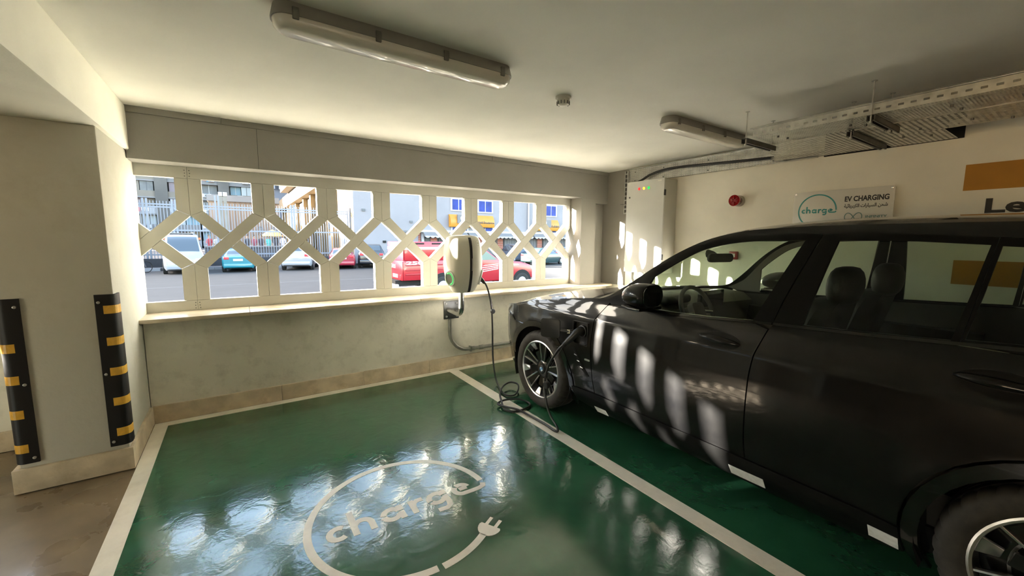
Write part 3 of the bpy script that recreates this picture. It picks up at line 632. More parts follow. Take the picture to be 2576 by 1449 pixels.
# ------------------------------------------------------------------ wall charger
WB = (2.0, 3.93)
wb = empty('wall_charger', (WB[0], 4.285, .61), 'rounded cream wall charger with black stripe on a bent chrome pipe', 'charger')
WO = wb.location.copy()
ZW = [(.965,.105),(.985,.125),(1.03,.150),(1.10,.180),(1.18,.198),(1.28,.206),(1.38,.203),(1.47,.194),(1.53,.180),(1.556,.160),(1.568,.125),(1.572,.06)]
ZD = [(.965,.085),(.985,.10),(1.05,.125),(1.15,.148),(1.28,.158),(1.42,.150),(1.52,.125),(1.556,.10),(1.568,.075),(1.572,.03)]
M_box = mat('cream_white_plastic', (.66,.65,.56), .35, var=.03, vs=6, coat=.2)
def wsec(z, n=40, gx=0, gd=0):
    w, d = interp(ZW,z)+gx, interp(ZD,z)+gd; out = []
    for k in range(n):
        a = 2*pi*k/n; c, s_ = cos(a), sin(a); e = 2/2.7
        x = w*abs(c)**e*(1 if c > 0 else -1); y = d*abs(s_)**e*(1 if s_ > 0 else -1)
        out.append((WB[0]+x, WB[1]-.02+(y if y < 0 else min(y,.085)), z))
    return out
zs = [.965,.972,.985,1.01,1.05,1.10,1.15,1.2,1.25,1.3,1.35,1.4,1.45,1.49,1.52,1.54,1.556,1.564,1.569,1.572]
box_ = obj('charger_body', rel(MB().loft([wsec(z) for z in zs]), WO), M_box, wb, smooth=60)
def front_y(z, x):
    w, d = interp(ZW,z), interp(ZD,z); t = min(.999,abs(x)/w)**2.7
    return WB[1]-.02-d*(1-t)**(1/2.7)
def band(x0, x1, z0, z1, off, name, m, n=24):
    mb = MB(); mb.grid(lambda u,v: (WB[0]+x0+(x1-x0)*v, front_y(z0+(z1-z0)*u, x0+(x1-x0)*v)-off, z0+(z1-z0)*u), n, 2)
    return obj(name, rel(mb, WO), m, wb, smooth=60)
band(.004,.036,.968,1.570,.0025,'black_stripe', mat('stripe_black', (.012,.012,.013), .3))
band(.024,.034,1.20,1.33,.0045,'stripe_insert', mat('grey_plastic', (.28,.28,.25), .4), 10)
# faint round badge
mb = MB()
for r0,r1 in ((.027,.030),):
    mb.grid(lambda u,v: (WB[0]+.115+(r0+(r1-r0)*v)*cos(2*pi*u), front_y(1.49+(r0+(r1-r0)*v)*sin(2*pi*u), .115+(r0+(r1-r0)*v)*cos(2*pi*u))-.0012, 1.49+(r0+(r1-r0)*v)*sin(2*pi*u)), 28, 1)
for k in range(3): mb.grid(lambda u,v: (WB[0]+.101+.028*u, front_y(1.49-.004+.010*v, .101+.028*u)-.0012, 1.485+k*.0001+.009*v), 6, 1)
obj('badge', rel(mb, WO), mat('badge_grey', (.40,.40,.33), .5), wb)
# sockets on both flanks with a lit ring on the left one
for s in (-1,1):
    c = Vector((WB[0]+s*.168, WB[1]-.075, 1.125)); ax = Vector((s*.80,-.52,-.22)).normalized(); sd = ax.cross(Vector((0,0,1))).normalized(); up = sd.cross(ax)
    def circ(r, h, n=28): return [c+ax*h+sd*(r*.78*cos(2*pi*k/n))+up*(r*1.15*sin(2*pi*k/n)) for k in range(n)]
    obj('socket_bulge', rel(MB().loft([circ(.09,-.045),circ(.082,-.01),circ(.07,.014),circ(.058,.022)]), WO), M_box, wb, smooth=60)
    rg = obj('socket_ring', rel(MB().loft([circ(.074,.014),circ(.074,.026),circ(.062,.029),circ(.058,.020)], cap=False), WO), mat('ring_white', (.85,.87,.83), .3), wb, smooth=50)
    obj('socket_cover', rel(MB().loft([circ(.060,.014),circ(.060,.0225)]), WO), mat('dark_grey_cover', (.22,.23,.21), .4), wb)
    if s < 0:
        pts = [c+ax*.027+sd*(.052*.78*cos(a))+up*(.052*1.15*sin(a)) for a in (radians(60+k*15) for k in range(15))]
        obj('ring_light', rel(MB().tube(pts, .008, 8), WO), mat('green_led', (.10,.55,.16), .3, emit=.12), wb, smooth=60)
# bent pipe and wall plate
pp = [(WB[0]-.01,4.275,.712),(WB[0]-.01,4.05,.712)]+[(WB[0]-.01, 3.93+.085*(1-sin(a))+0, .712+.085*(1-cos(a))) for a in (radians(q) for q in (0,18,36,54,72,90))]+[(WB[0]-.01,3.93,.97)]
obj('support_pipe', rel(MB().tube(pp, .032, 20), WO), mat('polished_steel', (.55,.55,.54), .22, 1, var=.15, vs=9), wb, smooth=60)
obj('wall_plate', rel(B(1.937,2.128,4.272,4.285,.605,.816), WO), M_dark_steel, wb, bevel=.002)
for x in (1.965,2.10):
    for z in (.635,.786): obj('plate_bolt', rel(MB().cyl((x,4.262,z),(x,4.273,z),.014,8), WO), M_steel, wb, bevel=.002)

# conduit along the wall
cd = empty('cable_conduit', (2.0,4.25,.6), 'grey steel conduit pipe curving from the charger plate along the wall', 'conduit')
cp = [(2.0,4.255,.604),(2.0,4.255,.46)]+[(2.0+.24*(1-cos(a)), 4.255, .46-.245*sin(a)) for a in (radians(q) for q in range(10,91,10))]+[(4.55,4.255,.20)]
obj('pipe', rel(MB().tube(cp, .021, 14), cd.location), M_conduit, cd, smooth=60)
for x in (2.30,2.42): obj('pipe_coupling', rel(MB().cyl((x-.03,4.255,.215-(x-2.24)*.005),(x+.03,4.255,.215-(x-2.24)*.005),.026,14), cd.location), M_conduit, cd, bevel=.004)
for x in (2.27,3.5): obj('pipe_clip', rel(MB().box(x-.01,x+.01,4.23,4.284,.185,.248), cd.location), M_steel, cd, bevel=.003)

# charging cable
cab = empty('charging_cable', (2.0,3.0,.0), 'black charging cable looping over the floor from wall charger to car', 'cable')
PATH = [(2.185,3.845,1.105),(2.215,3.8,1.05),(2.235,3.765,.96),(2.25,3.73,.8),(2.25,3.71,.6),(2.24,3.69,.4),(2.23,3.66,.22),(2.215,3.59,.07),(2.18,3.48,.017),(2.115,3.31,.0155),(2.1,3.19,.0155),(2.17,3.155,.016),(2.26,3.22,.04),(2.315,3.32,.05),(2.28,3.4,.05),(2.17,3.36,.045),(2.04,3.22,.04),(1.955,3.06,.036),(1.905,2.93,.016),(1.945,2.84,.0155),(2.03,2.83,.0155),(2.135,2.86,.016),(2.165,2.93,.022),(2.11,3.01,.034),(2.0,3.055,.038),(1.915,3.05,.03),(1.895,3.0,.03),(1.92,2.92,.034),(1.975,2.81,.034),(2.01,2.68,.016),(2.02,2.5,.0155),(2.012,2.37,.0155),(2.022,2.335,.02),(2.036,2.365,.045),(2.052,2.46,.09),(2.064,2.535,.18),(2.064,2.556,.34),(2.066,2.515,.5),(2.082,2.42,.65),(2.105,2.36,.715)]
obj('cable', rel(MB().tube(catmull(PATH,6), .0095, 10), cab.location), mat('cable_rubber', (.02,.02,.021), .42), cab, smooth=60)
hd = obj('charging_plug', rel(MB().tube(catmull([(2.10,2.372,.70),(2.118,2.345,.735),(2.142,2.315,.775),(2.165,2.295,.808),(2.19,2.285,.818),(2.222,2.282,.815)],3), [.013,.015,.020,.023,.025,.026,.027,.028,.029,.030,.031,.033,.034,.034,.034,.034], 14), cab.location), M_black, cab, smooth=60)
obj('plug_grip', rel(MB().tube([(2.10,2.372,.70),(2.112,2.354,.725)], .019, 12), cab.location), M_black_rubber, hd, smooth=60)
obj('wall_plug', rel(MB().tube([(2.155,3.875,1.145),(2.168,3.86,1.125),(2.20,3.825,1.075),(2.212,3.808,1.052)], [.022,.024,.020,.012], 12), cab.location), M_black, cab, smooth=60)
cap1 = obj('plug_cap', rel(MB().lathe([(0,0),(.026,0),(.03,.006),(.03,.03),(.026,.036),(0,.036)], (2.02,2.50,.345), 'x', 20), cab.location), M_black, cab, smooth=40)
obj('cap_cord', rel(MB().tube(catmull([(2.10,2.37,.70),(2.07,2.42,.60),(2.045,2.475,.48),(2.038,2.50,.375)],5), .0018, 6), cab.location), M_black, cap1)
cap2 = obj('plug_cap', rel(MB().lathe([(0,0),(.022,0),(.026,.005),(.026,.024),(.022,.03),(0,.03)], (2.255,3.695,.755), 'y', 18), cab.location), M_black, cab, smooth=40)
obj('cap_cord', rel(MB().tube(catmull([(2.225,3.785,1.02),(2.26,3.76,.9),(2.262,3.71,.78)],4), .0018, 6), cab.location), M_black, cap2)

# ------------------------------------------------------------------ corner guards on the pillar
def guard(x, s, label, strips):
    g = empty('corner_guard', (x, 3.50, .178), label, 'corner guard', 'striped corner guards on the pillar'); o = g.location
    z0, z1 = .178, 1.168
    # s=+1: wraps the right corner at x (faces -y and +x); -1 the left corner
    out = [(x-s*.088,3.4985),(x-s*.088,3.506),(x-s*.088,3.512)]
    arcp = [(x+s*(-.030+.045*cos(a)), 3.512+.030-.045*sin(a)-.0) for a in (radians(q) for q in range(90,-1,-15))]
    sec = [(x-s*.088,3.5115),(x-s*.088,3.500)]+[(x-s*.052,3.4975)]+arcp+[(x+s*.0155,3.575),(x+s*.012,3.60),(x+s*.0015,3.60),(x+s*.0015,3.5115)]
    obj('guard_profile', rel(MB().prism(sec,'z',z0,z1), o), M_black_rubber, g, smooth=30)
    for zc in strips:
        sp = [(x-s*.050,3.4965)]+[(a+s*.001,b-.001) for a,b in arcp]+[(x+s*.0170,3.572)]
        ring0 = sp+[(a-s*.003,b+.003) for a,b in sp[::-1]]
        obj('reflective_strip', rel(MB().prism(ring0,'z',zc-.026,zc+.026), o), M_yellow_tape, g)
    for zc in (1.12,.66,.21):
        obj('bolt', rel(MB().cyl((x-s*.070,3.492,zc),(x-s*.070,3.501,zc),.009,10), o), M_steel, g, bevel=.002)
guard(-.665, 1, 'black rubber corner guard with five yellow strips beside the green bay', [1.072,.868,.672,.474,.270])
guard(-1.15, -1, 'black rubber corner guard with yellow strips on the left pillar corner', [.880,.690,.482,.272])

# ------------------------------------------------------------------ ceiling lights, smoke detector
M_fix = mat('lamp_housing', (.30,.29,.26), .5, var=.06, vs=8); M_diff = mat('lamp_diffuser', (.78,.75,.68), .2, coat=.4)
M_clip = mat('lamp_clip', (.20,.19,.17), .35, .5)
def light(x0, x1, yc, label):
    r = empty('ceiling_light', ((x0+x1)/2, yc, CEIL), label, 'ceiling light', 'batten lights on the ceiling'); o = r.location
    def ring(x, w, z, rr): return None
    hs = rrect(x0, x1, yc-.078, yc+.078, .07, 6)
    hs2 = rrect(x0+.01, x1-.01, yc-.066, yc+.066, .06, 6)
    obj('housing', rel(MB().loft([[(a,b,CEIL-.0005) for a,b in hs2],[(a,b,CEIL-.046) for a,b in hs],[(a,b,CEIL-.056) for a,b in hs]]), o), M_fix, r, smooth=40)
    d = lambda k: rrect(x0+.006+k, x1-.006-k, yc-.072+k*.8, yc+.072-k*.8, .064-k*.6, 6)
    obj('diffuser', rel(MB().loft([[(a,b,CEIL-.056) for a,b in d(0)],[(a,b,CEIL-.082) for a,b in d(.004)],[(a,b,CEIL-.100) for a,b in d(.022)],[(a,b,CEIL-.104) for a,b in d(.034)]]), o), M_diff, r, smooth=45)
    for q in range(4):
        xc = x0+.09+(x1-x0-.18)*q/3
        for s in (-1,1): obj('clip', rel(MB().box(xc-.013,xc+.013,min(yc+s*.070,yc+s*.083),max(yc+s*.070,yc+s*.083),CEIL-.072,CEIL-.024), o), M_clip, r, bevel=.003)
light(.175, 1.40, 2.125, 'long batten light on the ceiling above the empty green bay')
light(2.90, 4.10, 2.13, 'batten light on the ceiling beside the cable trays')
sd_ = empty('smoke_detector', (1.955,2.27,CEIL), 'small white smoke detector on the ceiling', 'smoke detector'); o = sd_.location
M_sd = mat('detector_plastic', (.62,.60,.52), .45)
obj('base', rel(MB().lathe([(0,0),(.055,0),(.055,-.012),(.048,-.018),(0,-.018)], (o.x,o.y,CEIL), 'z', 28), o), M_sd, sd_, smooth=40)
obj('chamber', rel(MB().lathe([(.044,-.018),(.044,-.032),(.040,-.052),(.026,-.062),(0,-.063)], (o.x,o.y,CEIL), 'z', 28), o), M_sd, sd_, smooth=40)
for k in range(12):
    a = 2*pi*k/12; obj('vent_fin', rel(MB().box(.040,.047,-.003,.003,-.055,-.034).xf(Matrix.Translation((o.x,o.y,CEIL))@Matrix.Rotation(a,4,'Z')), o), mat('detector_dark', (.12,.12,.11), .6), sd_)
# ------------------------------------------------------------------ lettering helpers
def ribbon(pts, w, closed=False):
    P = [Vector(p).to_2d() for p in pts]; L_, R_ = [], []
    for i in range(len(P)):
        a = P[max(i-1,0)]; b = P[min(i+1,len(P)-1)]; t = (b-a).normalized(); n = Vector((-t.y,t.x)); L_.append(P[i]+n*w/2); R_.append(P[i]-n*w/2)
    return L_, R_
def flat_strip(mb, pts, w, z0, z1):
    L_, R_ = ribbon(pts, w); n = len(L_); vs = []
    for z in (z0, z1): vs += [(p.x,p.y,z) for p in L_]+[(p.x,p.y,z) for p in R_]
    fs = []
    for i in range(n-1):
        fs += [(i,i+1,n+i+1,n+i), (2*n+i,3*n+i,3*n+i+1,2*n+i+1), (i,2*n+i,2*n+i+1,i+1), (n+i,n+i+1,3*n+i+1,3*n+i)]
    fs += [(0,n,3*n,2*n), (n-1,3*n-1,4*n-1,2*n-1)]
    mb.add(vs, fs)
def A2(cx, cy_, r, a0, a1, n=16): return [(cx+r*cos(radians(a0+(a1-a0)*k/n)), cy_+r*sin(radians(a0+(a1-a0)*k/n))) for k in range(n+1)]
W_ = .034
LOGO = [
 ('letter', 'c', [A2(-.352,-.004,.0445,52,308)]),
 ('letter', 'h', [[(-.273,.140),(-.273,-.066)], [(-.273,-.02)]+A2(-.2285,-.004,.0445,180,0)+[(-.184,-.066)]]),
 ('letter', 'a', [A2(-.075,-.006,.0445,20,172), A2(-.075,-.006,.0445,186,345), [(-.0225,.052),(-.0225,.004)], [(-.0225,-.006),(-.0225,-.070)]]),
 ('letter', 'r', [[(.047,.052),(.047,-.070)], [(.047,-.012),(.058,.018),(.080,.034),(.116,.033)]]),
 ('letter', 'g', [A2(.190,-.008,.0445,20,196), A2(.190,-.008,.0445,210,345), [(.2425,.048),(.2425,.004)], [(.2425,-.006),(.2425,-.075),(.234,-.105),(.210,-.121),(.158,-.117)]]),
 ('letter', 'e', [A2(.352,-.010,.0445,10,118), A2(.352,-.010,.0445,132,262)+[(.40,-.0575),(.455,-.0565),(.482,-.047),(.4945,-.022)], [(.338,-.006),(.388,-.006)]]),
 ('ring', 'o', [A2(0,0,.495,1,268.5,90)]),
 ('ring', 'p', [A2(0,0,.498,271.5,303,14)]),
]
def plug_shape():
    c = Vector((.338,-.385)); t = Vector((.87,.49)).normalized(); n = Vector((-t.y,t.x))
    body = [c+n*.056, c+n*.062-t*.012]+[c+n*(.062*cos(a))-t*(.012+.068*sin(a)) for a in (radians(q) for q in range(15,166,15))]+[c-n*.062-t*.012, c-n*.056]
    pr = [[c+n*(s*.027+e*.0095)+t*h for e,h in ((-1,-.002),(1,-.002),(1,.058),(-1,.058))] for s in (-1,1)]
    return body, pr
def build_logo(parent, place, m, th=.0012, scale=1.0, fat=1.0):
    """place: function logo xy -> matrix handled by caller"""
    for i,(nm, ch, strokes) in enumerate(LOGO):
        mb = MB()
        for j, st in enumerate(strokes): flat_strip(mb, [(a*scale,b*scale) for a,b in st], (W_*fat if nm == 'letter' else .039)*scale, 0, th*(1+.04*j))
        obj(nm, mb.xf(place), m, parent)
    body, pr = plug_shape(); mb = MB().prism([(p.x*scale,p.y*scale) for p in body], 'z', 0, th)
    for q in pr: mb.prism([(p.x*scale,p.y*scale) for p in q], 'z', 0, th*1.05)
    obj('plug_symbol', mb.xf(place), m, parent)
lg = empty('floor_logo', (.70,2.11,.0025), 'white stencilled word charge in a ring with a plug on the green floor', 'floor marking')
build_logo(lg, Matrix.Identity(4), M_white_line)
TXT = {}
def text_mesh(body, size, bold=0.0, extrude=.0006, shear=0):
    c = bpy.data.curves.new('text', 'FONT'); c.body = body; c.size = size; c.offset = bold; c.extrude = extrude; c.shear = shear; c.resolution_u = 3
    o = bpy.data.objects.new('text', c); COL.objects.link(o); dg = bpy.context.evaluated_depsgraph_get(); dg.update()
    me = bpy.data.meshes.new_from_object(o.evaluated_get(dg)); bpy.data.objects.remove(o); bpy.data.curves.remove(c); return me
def fit_text(name, body, x0, x1, y0, y1, m, parent, place, bold=0.0, keep=False):
    """text stretched into the box x0..x1, y0..y1 of a local plane"""
    me = text_mesh(body, 1.0, bold); xs = [v.co.x for v in me.vertices]; ys = [v.co.y for v in me.vertices]
    a, b, c, d = min(xs), max(xs), min(ys), max(ys)
    for v in me.vertices:
        v.co = place @ Vector((x0+(v.co.x-a)/(b-a)*(x1-x0), y0+(v.co.y-c)/(d-c)*(y1-y0), v.co.z))
    me.materials.append(m); return obj(name, me, m, parent)
# ------------------------------------------------------------------ sign on the right wall
RW = lambda X, Y, Z: Matrix(((0,0,-1,X),(-1,0,0,Y),(0,1,0,Z),(0,0,0,1)))   # local x = -Y, y = Z, z towards the room
sg = empty('charging_sign', (XR, 1.455, 1.62), 'white EV charging sign with a teal logo on the right wall', 'sign'); o = sg.location
T0 = Matrix.Translation(-Vector(o))
M_sign = mat('sign_board', (.72,.715,.66), .22, coat=.5, var=.02, vs=5); M_teal = mat('teal_print', (.035,.27,.27), .4); M_ink = mat('black_print', (.015,.015,.015), .5); M_gteal = mat('grey_teal_print', (.13,.25,.24), .4)
obj('sign_board', MB().prism(rrect(-.3725,.3725,-.19,.19,.018), 'z', -.004, .004).xf(T0@RW(4.588,1.455,1.81)), M_sign, sg, bevel=.0015)
for y in (1.10,1.81):
    for z in (1.640,1.982):
        obj('standoff_screw', MB().cyl((XR,y,z),(4.575,y,z),.009,12).xf(T0), M_chrome, sg, bevel=.002)
build_logo(sg, T0@RW(4.5836,1.628,1.816), M_teal, th=.0008, scale=.303, fat=1.15)
fit_text('lettering', 'EV CHARGING', 0, .305, 0, .047, M_ink, sg, T0@RW(4.5832,1.420,1.886), bold=.032)
AR_ = '\ufe94\ufef4\ufe8b\ufe8e\ufe91\ufeae\ufeec\ufedc\ufedf\ufe8d \ufe95\ufe8d\ufead\ufe8e\ufef4\ufeb4\ufedf\ufe8d \ufee6\ufea4\ufeb7'
fit_text('lettering', AR_, 0, .300, 0, .042, M_ink, sg, T0@RW(4.5832,1.420,1.823), bold=.026)
fit_text('lettering', 'INFINITY', 0, .146, 0, .020, M_gteal, sg, T0@RW(4.5832,1.262,1.738), bold=.03)
inf = [(.062*cos(t)/(1+sin(t)**2)*1.0, .062*1.55*sin(t)*cos(t)/(1+sin(t)**2)) for t in (2*pi*k/60 for k in range(61))]
mb = MB(); flat_strip(mb, inf[:31], .0065, 0, .0008); flat_strip(mb, inf[30:], .0065, 0, .0009)
obj('infinity_symbol', mb.xf(T0@RW(4.5832,1.348,1.750)), M_gteal, sg)
# painted level marking on the wall: two ochre bands and the word between them
lv = empty('level_marking', (XR-.002, .4, 1.2), 'ochre bands with black Level lettering painted on the right wall', 'wall marking'); o = lv.location; T0 = Matrix.Translation(-Vector(o))
M_ochre = mat('ochre_wall_paint', (.43,.195,.009), .6, var=.08, vs=5)
for z0,z1 in ((1.917,2.110),(1.205,1.390)): obj('colour_band', B(XR-.003,XR-.0015,-.9,.702,z0,z1).xf(T0), M_ochre, lv)
fit_text('lettering', 'Level', 0, .43, 0, .108, M_ink, lv, T0@RW(XR-.0022,.578,1.743), bold=.03)

# ------------------------------------------------------------------ control cabinet
cb = empty('control_cabinet', (XR-.002, 3.435, 1.12), 'grey steel control cabinet with three indicator lamps on the right wall', 'cabinet'); o = cb.location
M_cab = mat('cabinet_paint', (.60,.605,.58), .4, var=.03, vs=4); M_cab2 = mat('cabinet_body_paint', (.52,.51,.45), .45, var=.03, vs=4)
obj('cabinet_body', rel(B(4.375,XR-.002,3.155,3.72,1.118,2.285), o), M_cab2, cb, bevel=.006)
dr = obj('cabinet_door', rel(B(4.35,4.373,3.150,3.725,1.113,2.290), o), M_cab, cb, bevel=.005)
for y, c in ((3.520,(.55,.02,.02)),(3.446,(.85,.42,.03)),(3.373,(.01,.45,.06))):
    obj('indicator_lamp', rel(MB().lathe([(0,-.020),(.009,-.019),(.0135,-.013),(.0145,0)], (4.350,y,2.190), 'x', 18), o), mat('lamp_%d' % int(c[0]*100), c, .2, emit=.35), dr, smooth=60)
    obj('lamp_collar', rel(MB().lathe([(.0145,-.002),(.0185,-.006),(.0205,0)], (4.350,y,2.190), 'x', 18), o), M_chrome, dr, smooth=40)
for z in (2.090,1.338): obj('lock', rel(MB().cyl((4.345,3.672,z),(4.352,3.672,z),.011,14), o), M_dark_steel, dr, bevel=.002)
for z in (2.115,1.325): obj('hinge', rel(B(4.347,4.378,3.140,3.152,z-.035,z+.035), o), M_black, dr, bevel=.003)
for y0,y1 in ((3.190,3.245),(3.655,3.71)): obj('maker_plate', rel(B(4.3485,4.3505,y0,y1,2.255,2.272), o), mat('plate_grey', (.72,.72,.66) if y0 < 3.3 else (.40,.40,.38), .4), dr)
for y in (3.66,3.50):
    pts = [(4.46,y,1.12),(4.46,y,1.02)]+[(4.46, y-.07*(1-cos(a)), 1.02-.07*sin(a)) for a in (radians(q) for q in (30,60,90))]+[(4.46,y-.35,.95)]
    obj('cable_entry_pipe', rel(MB().tube(pts if y > 3.6 else [(4.46,y,1.12),(4.46,y,1.06),(4.46,y,.92)], .020, 14), o), M_conduit, cb, smooth=60)
# slotted channel beside the cabinet
ch = empty('slotted_channel', (4.6,3.94,1.9), 'slotted steel channel fixed upright beside the cabinet', 'steel channel'); o = ch.location
mb = MB(); y0, y1 = 3.905, 3.965
mb.box(4.578,4.581,y0,y0+.014,1.90,2.49).box(4.578,4.581,y1-.014,y1,1.90,2.49).box(4.578,XR,y0-.002,y0,1.90,2.49).box(4.578,XR,y1,y1+.002,1.90,2.49)
z = 1.90
while z < 2.48: mb.box(4.578,4.581,y0+.014,y1-.014,z,min(2.49,z+.02)); z += .06
obj('channel', rel(mb, o), M_steel, ch)
obj('fixing_pin', rel(MB().cyl((4.56,3.90,2.03),(4.57,4.02,2.04),.003,6), o), M_chrome, ch)
# pale riser along the wall edge beside the cabinet
al = empty('alarm_sounder', (XR, 2.41, 1.962), 'red fire alarm sounder on the right wall', 'alarm'); o = al.location
M_red = mat('alarm_red', (.33,.008,.010), .25, coat=.4)
obj('back_box', rel(MB().lathe([(0,0),(.060,0),(.060,-.028),(.052,-.034),(0,-.034)], (XR,2.375,1.966), 'x', 26), o), mat('alarm_base', (.42,.40,.34), .5), al, smooth=40)
obj('horn', rel(MB().lathe([(0,-.034),(.046,-.034),(.050,-.05),(.056,-.10),(.060,-.118),(.056,-.122),(.050,-.114),(.030,-.106),(0,-.104)], (XR,2.375,1.966), 'x', 28), o), M_red, al, smooth=40)
for k in range(6): obj('horn_fin', rel(MB().box(-.124,-.104,-.003,.003,.014,.050).xf(Matrix.Translation((XR,2.375,1.966))@Matrix.Rotation(k*pi/3,4,'X')), o), M_red, al)
cpn = empty('call_point', (XR, 2.39, 1.37), 'small red fire call point on the wall seen through the car', 'call point'); o = cpn.location
obj('call_box', rel(B(XR-.04,XR,2.345,2.435,1.325,1.415), o), M_red, cpn, bevel=.006); obj('call_glass', rel(B(XR-.043,XR-.039,2.365,2.415,1.35,1.39), o), M_sign, cpn)

# ------------------------------------------------------------------ cable trays
def holes(mb, x0, x1, y0, y1, z, dx, dy, hx, hy, th=.0015, flip=None, keep=None):
    """perforated plate in XY at height z built from strips around each hole"""
    nx = max(1, round((x1-x0)/dx)); ny = max(1, round((y1-y0)/dy)); dx = (x1-x0)/nx; dy = (y1-y0)/ny
    V = []; F = []
    def q(a, b, c, d):
        o_ = len(V); V.extend([(a,c,z),(b,c,z),(b,d,z),(a,d,z)]); F.append((o_,o_+1,o_+2,o_+3))
    for i in range(nx):
        for j in range(ny):
            a = x0+i*dx; c = y0+j*dy; mx = a+dx/2; my = c+dy/2
            if keep and not keep(mx, my): continue
            q(a,a+dx,c,my-hy); q(a,a+dx,my+hy,c+dy); q(a,mx-hx,my-hy,my+hy); q(mx+hx,a+dx,my-hy,my+hy)
    mb.add(V, F); return mb
def flange(mb, x, y0, y1, z0, z1, dy=.055, L_=.026, h=.006, th=.0015):
    """upright side rail in YZ with a row of slots"""
    zc = z0+(z1-z0)*.42
    mb.box(x-th,x+th,y0,y1,z0,zc-h).box(x-th,x+th,y0,y1,zc+h,z1)
    y = y0
    while y < y1: mb.box(x-th,x+th,y,min(y1,y+dy-L_),zc-h,zc+h); y += dy
    return mb
TZ = 2.322; TZ1 = 2.388; YE = -2.2
t1 = empty('cable_tray', (3.53,0,TZ), 'galvanised perforated cable tray hung on rods nearest the ceiling light', 'cable tray', 'galvanised cable trays'); o = t1.location
obj('tray_base', rel(holes(MB(), 3.362,3.698,YE,1.655,TZ,.032,.016,.011,.0035), o), M_steel, t1)
obj('side_rail', rel(flange(MB(), 3.36,YE,1.66,TZ,TZ1), o), M_steel, t1); obj('side_rail', rel(flange(MB(), 3.70,YE,1.13,TZ,TZ1), o), M_steel, t1)
obj('rolled_edge', rel(MB().tube([(3.36,YE,TZ1),(3.36,1.665,TZ1)], .006, 8).tube([(3.372,YE,TZ1+.008),(3.372,1.69,TZ1+.008)], .006, 8), o), M_steel, t1, smooth=60)
t2 = empty('cable_tray', (4.15,0,TZ), 'second galvanised perforated cable tray running along the wall opening', 'cable tray', 'galvanised cable trays'); o = t2.location
obj('tray_base', rel(holes(MB(), 3.73,4.16,YE,1.14,TZ-.004,.030,.030,.0065,.0065), o), M_steel, t2)
obj('tray_outlet', rel(holes(MB(), 4.16,4.60,.76,1.14,TZ-.004,.030,.030,.0065,.0065), o), M_steel, t2); obj('side_rail', rel(flange(MB(), 4.165,YE,.74,TZ-.004,TZ1-.02), o), M_steel, t2)
obj('side_rail', rel(flange(MB(), 3.725,YE,1.14,TZ-.004,TZ1-.02), o), M_steel, t2)
t3 = empty('cable_tray', (4.1,1.4,TZ), 'perforated tray bend joining the hung trays to the wall tray', 'cable tray', 'galvanised cable trays'); o = t3.location
obj('tray_base', rel(holes(MB(), 3.70,4.60,1.17,1.99,TZ+.002,.030,.030,.0065,.0065, keep=lambda x,y: y < 1.66+(x-3.70)*.45), o), M_steel, t3)
# wall tray standing on edge along the right wall
t4 = empty('cable_tray', (4.6,2.8,2.28), 'perforated cable tray mounted on edge along the right wall above the cabinet', 'cable tray', 'galvanised cable trays'); o = t4.location
mb = holes(MB(), 2.318,2.498,1.66,3.90,0,.024,.030,.0035,.009); mb.v = [(4.596,y,x) for x,y,z in mb.v]
obj('tray_base', rel(mb, o), M_steel, t4)
obj('side_rail', rel(MB().box(4.545,4.597,1.66,3.90,2.314,2.317).box(4.55,4.597,1.66,3.90,2.499,2.502), o), M_steel, t4)
for y in (2.05,2.75,3.35,3.80):
    for z in (2.345,2.46): obj('fixing_screw', rel(MB().cyl((4.590,y,z),(4.597,y,z),.008,8), o), M_dark_steel, t4)
# strut brackets and threaded rods
def bracket(xa, xb, y, label, rods):
    b = empty('strut_bracket', ((xa+xb)/2, y, TZ-.045), label, 'bracket', 'strut brackets under the trays'); o = b.location
    obj('strut', rel(MB().box(xa,xb,y-.021,y-.018,TZ-.042,TZ-.005).box(xa,xb,y+.018,y+.021,TZ-.042,TZ-.005).box(xa,xb,y-.021,y+.021,TZ-.009,TZ-.006).box(xa,xb,y-.021,y-.010,TZ-.042,TZ-.040).box(xa,xb,y+.010,y+.021,TZ-.042,TZ-.040), o), M_dark_steel, b)
    for x in rods:
        obj('threaded_rod', rel(MB().cyl((x,y,TZ-.05),(x,y,CEIL-.0005),.0045,8), o), M_steel, b)
        obj('rod_nut', rel(MB().cyl((x,y,TZ-.056),(x,y,TZ-.044),.010,6), o), M_steel, b); obj('ceiling_washer', rel(MB().cyl((x,y,CEIL-.004),(x,y,CEIL-.0005),.016,10), o), M_steel, b)
bracket(3.31,3.79,1.70,'strut bracket at the free end of the hung cable tray',[3.335,3.755])
bracket(3.34,3.86,.945,'strut bracket in the middle of the hung cable tray',[3.345,3.7125])
bracket(3.70,4.45,1.155,'strut bracket where the second tray begins',[3.72])
# bolt heads under the trays
for t, pts, z in ((t1, [(3.45,1.52),(3.56,1.50),(3.52,1.10),(3.60,1.04),(3.50,.62),(3.62,.60)], TZ), (t2, [(3.85,1.0),(4.0,.85),(4.2,.98),(3.95,.6),(4.3,.85),(4.1,.45)], TZ-.004)):
    for x,y in pts: obj('tray_bolt', rel(MB().cyl((x,y,z-.014),(x,y,z-.001),.008,6), t.location), M_dark_steel, t)
